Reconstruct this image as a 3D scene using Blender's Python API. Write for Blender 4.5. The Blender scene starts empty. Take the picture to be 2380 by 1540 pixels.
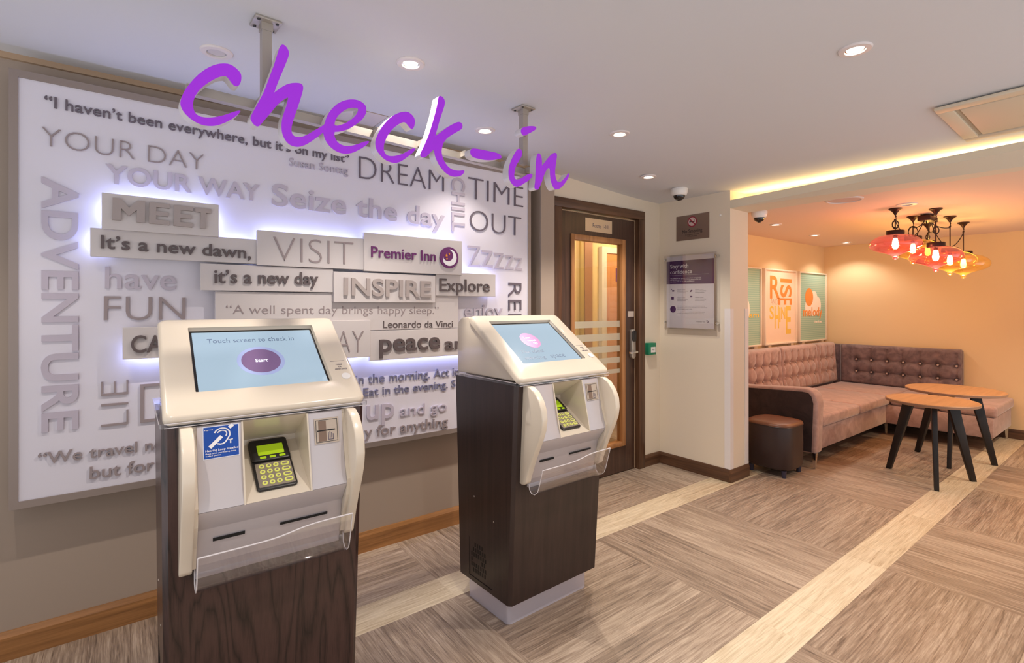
import bpy, bmesh, math, random
import numpy as np
from math import sin, cos, pi, radians, sqrt, atan2
from mathutils import Vector, Matrix
random.seed(7)
SC = bpy.context.scene
COL = SC.collection

# ------------------------------------------------------------------ camera
cd = bpy.data.cameras.new('camera'); cam = bpy.data.objects.new('camera', cd); COL.objects.link(cam)
cam.location = (0, 0, 1.40); cam.rotation_euler = (radians(90), 0, radians(52.5 - 90))
cd.sensor_width = 36; cd.lens = 1180 / 2380 * 36; cd.shift_y = -58 / 2380; cd.clip_start = 0.02
SC.camera = cam
# ------------------------------------------------------------------ world, view, lights
W = bpy.data.worlds.new('world'); SC.world = W; W.use_nodes = True
_wt = W.node_tree; _tc = _wt.nodes.new('ShaderNodeTexCoord'); _sp = _wt.nodes.new('ShaderNodeSeparateXYZ'); _mr = _wt.nodes.new('ShaderNodeMapRange'); _mx = _wt.nodes.new('ShaderNodeMix')
_mx.data_type = 'RGBA'; _mr.inputs[1].default_value = -.25; _mr.inputs[2].default_value = .15
_mx.inputs[6].default_value = (1.22, 1.24, 1.30, 1); _mx.inputs[7].default_value = (.52, .51, .52, 1)     # added ambient fill: brighter from below to lift the ceiling, dimmer from above
_wt.links.new(_tc.outputs['Generated'], _sp.inputs[0]); _wt.links.new(_sp.outputs[2], _mr.inputs[0]); _wt.links.new(_mr.outputs[0], _mx.inputs[0]); _wt.links.new(_mx.outputs[2], _wt.nodes['Background'].inputs[0])
_wt.nodes['Background'].inputs[1].default_value = 1.0
vs = SC.view_settings
vs.view_transform = 'Standard'; vs.look = 'None'; vs.gamma = 1; vs.use_curve_mapping = False
vs.exposure = 0.1
SC.cycles.use_denoising = True
SC.cycles.max_bounces = 10; SC.cycles.transparent_max_bounces = 24
SC.cycles.sample_clamp_indirect = 4.0
SC.cycles.caustics_reflective = False; SC.cycles.caustics_refractive = False
P_SPOT = 60.0      # ceiling downlights
P_LOUNGE = 17.0     # downlights of the lounge
P_BULB = 5.0       # pendant bulbs
LED_BLUE = 15.0    # strips behind the word blocks
LED_COVE = 20.0    # strip in the ceiling cove
# (x, y, lit) of the downlights in the front ceiling; the last three are above the frame
DOWN = [(0.945, 1.92, 1), (2.27, 0.757, 1), (2.29, 1.958, 1), (3.08, 2.36, .7), (1.64, 2.39, .28), (0.295, 2.30, 0),
        (0.945, 0.757, 1), (-0.42, 1.92, .35), (-0.42, 0.757, 1)]

# ------------------------------------------------------------------ helpers
def lin(c):
    c = [v / 255 for v in c]
    return tuple((v / 12.92 if v <= .04045 else ((v + .055) / 1.055) ** 2.4) for v in c) + (1,)

MATS = {}
def mat(name, col=(200, 200, 200), rough=.5, metal=0., emit=None, es=0., coat=0., spec=.5):
    if name in MATS: return MATS[name]
    m = bpy.data.materials.new(name); m.use_nodes = True
    b = m.node_tree.nodes['Principled BSDF']
    b.inputs['Base Color'].default_value = lin(col); b.inputs['Roughness'].default_value = rough
    b.inputs['Metallic'].default_value = metal; b.inputs['Coat Weight'].default_value = coat
    b.inputs['Specular IOR Level'].default_value = spec
    if emit: b.inputs['Emission Color'].default_value = lin(emit); b.inputs['Emission Strength'].default_value = es
    MATS[name] = m
    return m

class NT:
    """small helper round a node tree"""
    def __init__(s, m): s.t = m.node_tree; s.b = s.t.nodes['Principled BSDF']
    def n(s, typ, **kw):
        x = s.t.nodes.new(typ)
        for k, v in kw.items(): setattr(x, k, v)
        return x
    def put(s, sock, v):
        if isinstance(v, bpy.types.NodeSocket): s.t.links.new(v, sock)
        else: sock.default_value = v
    def m(s, op, a, b=None, c=None):
        x = s.n('ShaderNodeMath', operation=op); s.put(x.inputs[0], a)
        if b is not None: s.put(x.inputs[1], b)
        if c is not None: s.put(x.inputs[2], c)
        return x.outputs[0]
    def mixf(s, f, a, b):
        return s.m('ADD', s.m('MULTIPLY', a, s.m('SUBTRACT', 1., f)), s.m('MULTIPLY', b, f))
    def mixc(s, f, a, b):
        x = s.n('ShaderNodeMix', data_type='RGBA'); s.put(x.inputs[0], f); s.put(x.inputs[6], a); s.put(x.inputs[7], b)
        return x.outputs[2]
    def comb(s, x, y, z):
        c = s.n('ShaderNodeCombineXYZ')
        for i, v in enumerate((x, y, z)): s.put(c.inputs[i], v)
        return c.outputs[0]
    def noise(s, vec, scale, detail=4, rough=.55, dist=0.):
        x = s.n('ShaderNodeTexNoise'); s.put(x.inputs['Vector'], vec); x.inputs['Scale'].default_value = scale
        x.inputs['Detail'].default_value = detail; x.inputs['Roughness'].default_value = rough; x.inputs['Distortion'].default_value = dist
        return x.outputs['Fac']
    def xyz(s, kind='Object'):
        tc = s.n('ShaderNodeTexCoord'); sp = s.n('ShaderNodeSeparateXYZ'); s.t.links.new(tc.outputs[kind], sp.inputs[0])
        return sp.outputs[0], sp.outputs[1], sp.outputs[2]
    def ramp(s, f, stops):
        r = s.n('ShaderNodeValToRGB'); s.put(r.inputs[0], f); e = r.color_ramp.elements
        while len(e) < len(stops): e.new(.5)
        for k, (p, c) in zip(e, stops): k.position = p; k.color = lin(c)
        return r.outputs[0]
    def bump(s, h, st=.2, d=.002):
        x = s.n('ShaderNodeBump'); x.inputs['Strength'].default_value = st; x.inputs['Distance'].default_value = d
        s.put(x.inputs['Height'], h); s.t.links.new(x.outputs[0], s.b.inputs['Normal'])

def paint(name, col, rough=.75):
    m = mat(name, col, rough); t = NT(m); x, y, z = t.xyz()
    f = t.noise(t.comb(x, y, z), 220, 3); t.bump(f, .08, .001)
    return m

def wood(name, dark, light, axis='z', scale=1., rough=.45, contrast=1., coat=0.):
    """straight grained wood, grain along one axis of the object"""
    m = mat(name, dark, rough, coat=coat); t = NT(m); c = list(t.xyz()); i = 'xyz'.index(axis)
    c = [t.m('MULTIPLY', v, (1.6 if k == i else 38.) * scale) for k, v in enumerate(c)]
    v = t.comb(*c); f = t.noise(v, 1., 6, .65, .6); g = t.noise(v, 3.3, 3, .5)
    f = t.m('ADD', t.m('MULTIPLY', f, .75), t.m('MULTIPLY', g, .25))
    d = .5 / max(contrast, .1) * .4
    t.put(t.b.inputs['Base Color'], t.ramp(f, [(.5 - d, dark), (.5 + d, light)]))
    t.bump(f, .12, .001)
    return m

def clear(name, col=(255, 255, 255), base=.04, edge=.55, rough=.02, tint_only=False):
    """thin clear or tinted sheet: what is behind shows through it, its surface mirrors a little"""
    m = bpy.data.materials.new(name); m.use_nodes = True; t = m.node_tree; t.nodes.clear()
    o = t.nodes.new('ShaderNodeOutputMaterial'); mx = t.nodes.new('ShaderNodeMixShader')
    a = t.nodes.new('ShaderNodeBsdfTransparent'); a.inputs[0].default_value = lin(col)
    g = t.nodes.new('ShaderNodeBsdfGlossy'); g.inputs['Roughness'].default_value = rough
    l = t.nodes.new('ShaderNodeLayerWeight'); l.inputs[0].default_value = .35
    r = t.nodes.new('ShaderNodeMapRange'); r.inputs[3].default_value = base; r.inputs[4].default_value = edge
    t.links.new(l.outputs['Facing'], r.inputs[0]); t.links.new(r.outputs[0], mx.inputs[0])
    t.links.new(a.outputs[0], mx.inputs[1]); t.links.new(g.outputs[0], mx.inputs[2]); t.links.new(mx.outputs[0], o.inputs[0])
    MATS[name] = m
    return m

class MB:
    """collects shapes for one mesh"""
    def __init__(s): s.v = []; s.f = []
    def add(s, vs, fs, M=None):
        k = len(s.v)
        s.v += [tuple(M @ Vector(v)) if M is not None else tuple(v) for v in vs]
        s.f += [tuple(i + k for i in f) for f in fs]
        return s
    def box(s, x0, x1, y0, y1, z0, z1, M=None):
        v = [(x, y, z) for x in (x0, x1) for y in (y0, y1) for z in (z0, z1)]
        return s.add(v, [(0, 1, 3, 2), (4, 6, 7, 5), (0, 4, 5, 1), (2, 3, 7, 6), (0, 2, 6, 4), (1, 5, 7, 3)], M)
    def hexa(s, b, t, M=None):      # bottom and top rings of equal length, both counter-clockwise
        n = len(b)
        return s.add(list(b) + list(t), [tuple(range(n))[::-1], tuple(range(n, 2 * n))] + [(i, (i + 1) % n, n + (i + 1) % n, n + i) for i in range(n)], M)
    def prism(s, pts, axis, a0, a1, M=None):   # outline in the two other axes, extruded along axis
        def P(p, a):
            return {'x': (a, p[0], p[1]), 'y': (p[0], a, p[1]), 'z': (p[0], p[1], a)}[axis]
        return s.hexa([P(p, a0) for p in pts], [P(p, a1) for p in pts], M)
    def lathe(s, prof, n=40, M=None, closed=False):   # (r, z) profile turned about z
        k = len(prof); v = []; f = []
        for i in range(n):
            a = 2 * pi * i / n
            v += [(r * cos(a), r * sin(a), z) for r, z in prof]
        def P(i, q): return q if prof[q][0] < 1e-6 else i * k + q
        for i in range(n):
            j = (i + 1) % n
            for q in range(k - 1 if not closed else k):
                w = (q + 1) % k
                g = []
                for c in (P(i, q), P(j, q), P(j, w), P(i, w)):
                    if c not in g: g.append(c)
                if len(g) > 2: f.append(tuple(g))
        if not closed:
            if prof[0][0] > 1e-6: f.append(tuple(i * k for i in range(n))[::-1])
            if prof[-1][0] > 1e-6: f.append(tuple(i * k + k - 1 for i in range(n)))
        return s.add(v, f, M)
    def tube(s, path, r, n=8, M=None):
        path = [Vector(p) for p in path]; k = len(path); v = []; f = []
        for i, p in enumerate(path):
            d = (path[min(i + 1, k - 1)] - path[max(i - 1, 0)]).normalized()
            u = d.cross(Vector((0, 0, 1)));
            if u.length < 1e-3: u = d.cross(Vector((0, 1, 0)))
            u.normalize(); w = d.cross(u)
            rr = r[i] if isinstance(r, (list, tuple)) else r
            v += [tuple(p + u * rr * cos(2 * pi * q / n) + w * rr * sin(2 * pi * q / n)) for q in range(n)]
        for i in range(k - 1):
            for q in range(n):
                f.append((i * n + q, i * n + (q + 1) % n, (i + 1) * n + (q + 1) % n, (i + 1) * n + q))
        f += [tuple(range(n))[::-1], tuple(range((k - 1) * n, k * n))]
        return s.add(v, f, M)

def obj(name, mb, m, parent=None, loc=(0, 0, 0), smooth=False, bevel=0., seg=2, off=None, rot=None, angle=40, recalc=True):
    me = bpy.data.meshes.new(name)
    v = mb.v if off is None else [(a - off[0], b - off[1], c - off[2]) for a, b, c in mb.v]
    me.from_pydata(v, [], mb.f); me.validate()
    bm = bmesh.new(); bm.from_mesh(me)
    if recalc: bmesh.ops.recalc_face_normals(bm, faces=bm.faces)
    if bevel:
        ed = [e for e in bm.edges if len(e.link_faces) == 2 and e.calc_face_angle(0) > radians(28)]
        bmesh.ops.bevel(bm, geom=ed, offset=bevel, segments=seg, profile=.5, affect='EDGES', clamp_overlap=True)
        smooth = True
    bm.to_mesh(me); bm.free()
    if smooth:
        me.polygons.foreach_set('use_smooth', [True] * len(me.polygons))
        me.set_sharp_from_angle(angle=radians(angle))
    me.materials.append(m)
    o = bpy.data.objects.new(name, me); COL.objects.link(o); o.location = loc
    if rot: o.rotation_euler = rot
    if parent: o.parent = parent
    return o

def thing(name, label, cat, loc=(0, 0, 0), rotz=0., group=None):
    o = bpy.data.objects.new(name, None); COL.objects.link(o); o.empty_display_size = .1
    o.location = loc; o.rotation_euler = (0, 0, rotz); return tag(o, label, cat, group)
def tag(o, label, cat, group=None):
    o['label'] = label; o['category'] = cat
    if group: o['group'] = group
    return o
def struct(name, mb, m, label=None, parent=None, **kw):
    o = obj(name, mb, m, parent, **kw)
    if not parent: o['kind'] = 'structure'
    if label: o['label'] = label
    return o
def sub(o, label): o['label'] = label; return o

# text ------------------------------------------------------------------
_TX = {}
WT = {-2: -.023, -1: -.010, 0: 0., 1: .008, 2: .016, 3: .021}
def text_mesh(s, w=0, ex=1.):
    key = (s, w)
    if key not in _TX:
        c = bpy.data.curves.new('t', 'FONT'); c.body = s; c.size = 1.; c.offset = WT[w]; c.extrude = .5; c.resolution_u = 5
        c.space_character = 1. + max(0, WT[w]) * 1.6
        o = bpy.data.objects.new('t', c); COL.objects.link(o)
        dg = bpy.context.evaluated_depsgraph_get(); me = bpy.data.meshes.new_from_object(o.evaluated_get(dg))
        v = [tuple(q.co) for q in me.vertices]; f = [tuple(p.vertices) for p in me.polygons]
        bpy.data.objects.remove(o); bpy.data.curves.remove(c); bpy.data.meshes.remove(me)
        x0 = min(q[0] for q in v); x1 = max(q[0] for q in v); y1 = max(q[1] for q in v)
        _TX[key] = ([((a - x0) / (x1 - x0), b / y1, c2 + .5) for a, b, c2 in v], f, (x1 - x0) / y1)
    return _TX[key]
def text_into(mb, s, O, U, V, N, width, height, depth, w=0):
    """writes s with its baseline from O along U, the tallest letter `height` high along V, raised by `depth` along N; a missing size follows the font"""
    v, f, asp = text_mesh(s, w)
    if width is None: width = height * asp
    if height is None: height = width / asp
    O, U, V, N = map(Vector, (O, U, V, N))
    mb.add([O + U * (a * width) + V * (b * height) + N * (c * depth) for a, b, c in v], f)
    return mb
def letters_of(s, w=0):
    """the letters of a word as separate pieces (verts, faces), in the unit box of the whole word"""
    v, f, asp = text_mesh(s, w); par = list(range(len(v)))
    def find(i):
        while par[i] != i: par[i] = par[par[i]]; i = par[i]
        return i
    key = {}
    for i, p in enumerate(v):
        q = tuple(round(c, 5) for c in p)
        if q in key: par[find(i)] = find(key[q])
        else: key[q] = i
    for g in f:
        for i in g[1:]: par[find(i)] = find(g[0])
    isl = {}
    for g in f: isl.setdefault(find(g[0]), []).append(g)
    its = []
    for fs in isl.values():
        xs = [v[i][0] for g in fs for i in g]; its.append([min(xs), max(xs), fs])
    its.sort(key=lambda t: t[0]); out = []
    for t in its:
        if out and t[1] - .3 * (t[1] - t[0]) < out[-1][1]: out[-1][1] = max(out[-1][1], t[1]); out[-1][2] = out[-1][2] + t[2]
        else: out.append(t)
    r = []
    for _, _, fs in out:
        ids = sorted({i for g in fs for i in g}); m = {i: k for k, i in enumerate(ids)}
        r.append(([v[i] for i in ids], [tuple(m[i] for i in g) for g in fs]))
    return r
def words_of(s, w, width, height):
    """the words of a phrase as separate pieces, told apart by the gaps between the letters"""
    out = []; last = None
    for v, f in letters_of(s, w):
        x0 = min(p[0] for p in v); x1 = max(p[0] for p in v)
        if last is None or (x0 - last) * width > .22 * height: out.append(([], []))
        V, F = out[-1]; k = len(V); V += v; F += [tuple(i + k for i in g) for g in f]; last = max(x1, last or 0)
    return out
def raised_words(s, O, U, V, N, width, height, depth, w, m, parent, off):
    O, U, V, N = map(Vector, (O, U, V, N))
    for v, f in words_of(s, w, width, height):
        obj('lettering', MB().add([O + U * (a * width) + V * (b * height) + N * (c * depth) for a, b, c in v], f), m, parent, off=off, recalc=False)
def raised_letters(s, O, U, V, N, width, height, depth, w, m, parent, off):
    O, U, V, N = map(Vector, (O, U, V, N))
    for v, f in letters_of(s, w):
        mb = MB().add([O + U * (a * width) + V * (b * height) + N * (c * depth) for a, b, c in v], f)
        obj('raised_letter', mb, m, parent, off=off, recalc=False)
def xyplane(mb, pts, O, U, V, N, d0, d1):   # a flat outline given in plane coordinates, raised between d0 and d1
    O, U, V, N = map(Vector, (O, U, V, N))
    return mb.hexa([O + U * a + V * b + N * d0 for a, b in pts], [O + U * a + V * b + N * d1 for a, b in pts])
def disc(cx, cy, r, n=36, ry=None, a0=0., a1=2 * pi):
    ry = ry or r
    return [(cx + r * cos(a0 + (a1 - a0) * i / n), cy + ry * sin(a0 + (a1 - a0) * i / n)) for i in range(n)]
def rrect(x0, x1, y0, y1, r, n=5):
    p = []
    for cx, cy, a in ((x1 - r, y0 + r, -pi / 2), (x1 - r, y1 - r, 0), (x0 + r, y1 - r, pi / 2), (x0 + r, y0 + r, pi)):
        p += [(cx + r * cos(a + pi / 2 * i / n), cy + r * sin(a + pi / 2 * i / n)) for i in range(n + 1)]
    return p
def arcband(cx, cy, r0, r1, a0, a1, n=16):
    return [(cx + r1 * cos(a0 + (a1 - a0) * i / n), cy + r1 * sin(a0 + (a1 - a0) * i / n)) for i in range(n + 1)] + \
           [(cx + r0 * cos(a1 + (a0 - a1) * i / n), cy + r0 * sin(a1 + (a0 - a1) * i / n)) for i in range(n + 1)]
def flat_curve(polys, ext):
    """closed outlines (the later ones holes) filled and extruded by +-ext: verts, faces"""
    c = bpy.data.curves.new('s', 'CURVE'); c.dimensions = '2D'; c.fill_mode = 'BOTH'; c.extrude = ext
    for p in polys:
        sp = c.splines.new('POLY'); sp.points.add(len(p) - 1); sp.use_cyclic_u = True
        for q, (a, b) in zip(sp.points, p): q.co = (a, b, 0, 1)
    o = bpy.data.objects.new('s', c); COL.objects.link(o)
    dg = bpy.context.evaluated_depsgraph_get(); me = bpy.data.meshes.new_from_object(o.evaluated_get(dg))
    v = [tuple(q.co) for q in me.vertices]; f = [tuple(p.vertices) for p in me.polygons]
    bpy.data.objects.remove(o); bpy.data.curves.remove(c); bpy.data.meshes.remove(me)
    return v, f
def chaikin(P, k=2):
    for _ in range(k):
        Q = []
        for i in range(len(P)):
            a = P[i]; b = P[(i + 1) % len(P)]
            Q += [(a[0] * .75 + b[0] * .25, a[1] * .75 + b[1] * .25), (a[0] * .25 + b[0] * .75, a[1] * .25 + b[1] * .75)]
        P = Q
    return P
def copy_tree(o, parent=None):
    c = o.copy(); COL.objects.link(c)
    if parent: c.parent = parent
    for ch in list(o.children): copy_tree(ch, c)
    return c
def lamp(name, typ, power, col, loc, parent=None, **kw):
    l = bpy.data.lights.new(name, typ); l.energy = power; l.color = col
    for k, v in kw.items(): setattr(l, k, v)
    o = bpy.data.objects.new(name, l); COL.objects.link(o); o.location = loc
    if parent: o.parent = parent
    return o

# ------------------------------------------------------------------ measured layout of the panel and the sign, in metres
# text, x from, x to, base line z, height, weight, tone, front y, block, depth
TX = [
    ('“I haven’t been everywhere, but it’s on my list”', -0.2452, 0.9736, 2.1915, 0.0441, 1, 'd', 2.72, -1, 0.004, -0.0153),
    ('Susan Sontag', 0.6681, 0.9689, 2.1107, 0.0421, 0, 'l', 2.72, -1, 0.004, 0.0018),
    ('YOUR DAY', -0.254, 0.2963, 2.0349, 0.0747, -2, 'm', 2.72, -1, 0.004, -0.0127),
    ('YOUR WAY', -0.0565, 0.5313, 1.9183, 0.0792, 3, 'l', 2.72, -1, 0.004, -0.0031),
    ('Seize the day', 0.5857, 1.5654, 1.9029, 0.1092, 2, 'l', 2.72, -1, 0.004, -0.0204),
    ('DREAM', 1.0284, 1.5594, 2.1007, 0.1227, -2, 'd', 2.72, -1, 0.004, -0.0029),
    ('TIME', 1.7368, 2.1802, 2.0812, 0.1379, -2, 'd', 2.72, -1, 0.004, -0.0048),
    ('OUT', 1.7465, 2.1613, 1.8832, 0.131, -2, 'd', 2.72, -1, 0.004, -0.0063),
    ('have', -0.0579, 0.1902, 1.4774, 0.09, 1, 'l', 2.72, -1, 0.004, -0.0022),
    ('FUN', -0.0621, 0.2244, 1.3425, 0.1006, -1, 'm', 2.72, -1, 0.004, -0.0028),
    ('“We travel not', -0.2639, 0.1726, 0.7771, 0.0465, 1, 'm', 2.72, -1, 0.004, -0.0042),
    ('but for', -0.1077, 0.1114, 0.689, 0.0514, 1, 'm', 2.72, -1, 0.004, -0.0057),
    ('in the morning. Act in', 1.0092, 1.6669, 0.9748, 0.0517, 0, 'b', 2.72, -1, 0.004, -0.005),
    ('Eat in the evening. S', 1.0527, 1.6419, 0.9043, 0.046, 0, 'b', 2.72, -1, 0.004, -0.0047),
    ('up', 1.0699, 1.2328, 0.7739, 0.0774, 2, 'l', 2.72, -1, 0.004, -0.0073),
    ('and go', 1.27, 1.5775, 0.7666, 0.0617, 0, 'l', 2.72, -1, 0.004, -0.0061),
    ('y for anything', 1.06, 1.5866, 0.6778, 0.0584, 1, 'm', 2.72, -1, 0.004, -0.019),
    ('enjoy', 1.708, 2.0041, 1.3323, 0.0789, 1, 'l', 2.72, -1, 0.004, -0.001),
    ('MEET', -0.0331, 0.3142, 1.7533, 0.0897, 3, 'h', 2.64, 0, 0.016, -0.0124),
    ('It’s a new dawn,', -0.0704, 0.4833, 1.6382, 0.0532, 2, 'D', 2.665, 1, 0.01, -0.0147),
    ('VISIT', 0.5783, 0.9716, 1.6184, 0.1206, -2, 'm', 2.65, 2, 0.005, 0.0008),
    ('Premier Inn', 1.0648, 1.4587, 1.6673, 0.0581, 1, 'p', 2.64, 3, 0.008, -0.0019),
    ('it’s a new day', 0.3318, 0.7921, 1.5078, 0.0611, 2, 'D', 2.66, 4, 0.01, 0.0043),
    ('INSPIRE', 0.9171, 1.4273, 1.4608, 0.0923, 3, 'h', 2.645, 5, 0.014, -0.0055),
    ('Explore', 1.4957, 1.8576, 1.4922, 0.0742, 1, 'D', 2.66, 6, 0.008, 0.0012),
    ('“A well spent day brings happy sleep.”', 0.3801, 1.4967, 1.3661, 0.0419, -1, 'm', 2.672, 7, 0.003, -0.0098),
    ('Leonardo da Vinci', 1.1472, 1.5947, 1.2818, 0.0394, 0, 'D', 2.672, 7, 0.004, -0.0075),
    ('AY', 0.8813, 1.0264, 1.1583, 0.1149, -2, 'm', 2.652, 8, 0.006, -0.0035),
    ('peace', 1.1221, 1.4991, 1.151, 0.068, 2, 'D', 2.666, 9, 0.012, 0.0001),
    ('and', 1.5343, 1.7405, 1.1416, 0.0739, 1, 'D', 2.666, 9, 0.01, -0.0026),
    ('CA', 0.0278, 0.1376, 1.2075, 0.072, 1, 'D', 2.655, 10, 0.012, -0.0024),
]
ZZ = [
    (1.7295, 1.8276, 1.6503, 1.7856),
    (1.8371, 1.9245, 1.6515, 1.7644),
    (1.9344, 2.0148, 1.6479, 1.754),
    (2.025, 2.0976, 1.6479, 1.7427),
    (2.1081, 2.1721, 1.6475, 1.7303),
]
VT = [
    ('ADVENTURE', -0.2502, -0.1415, 1.913, 0.9025, 3, 'l', 0),
    ('CHILL', 1.6172, 1.7112, 2.2034, 1.8659, 2, 'l', 0),
    ('RELAX', 2.0544, 2.1651, 1.5604, 1.0121, -1, 'd', 0),
    ('LIE', -0.0705, 0.0226, 1.0876, 0.8988, -2, 'm', 1),
    ('[', 0.0612, 0.3428, 1.0641, 0.8981, -2, 'm', 2),
]
PL = [
    ('MEET', -0.0667, 0.3473, 1.7151, 1.8615, 2.64, []),
    ('dawn', -0.1037, 0.5102, 1.6033, 1.7193, 2.665, []),
    ('VISIT', 0.5073, 1.0304, 1.5973, 1.764, 2.65, []),
    ('logo', 1.0273, 1.6419, 1.5905, 1.7974, 2.64, []),
    ('newday', 0.2777, 0.8695, 1.4732, 1.5948, 2.66, []),
    ('INSPIRE', 0.8679, 1.4621, 1.4224, 1.5818, 2.645, []),
    ('Explore', 1.4726, 1.9083, 1.4643, 1.6062, 2.66, []),
    ('quote', 0.3371, 1.6344, 1.2693, 1.4696, 2.672, []),
    ('AY', 0.7081, 1.0672, 1.1279, 1.3267, 2.652, []),
    ('peace', 1.0675, 1.8054, 1.1029, 1.2666, 2.666, []),
    ('CA', 0.0002, 0.2031, 1.1796, 1.3123, 2.655, []),
]
LOGO = (1.5485, 1.6919, 0.0633)
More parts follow.
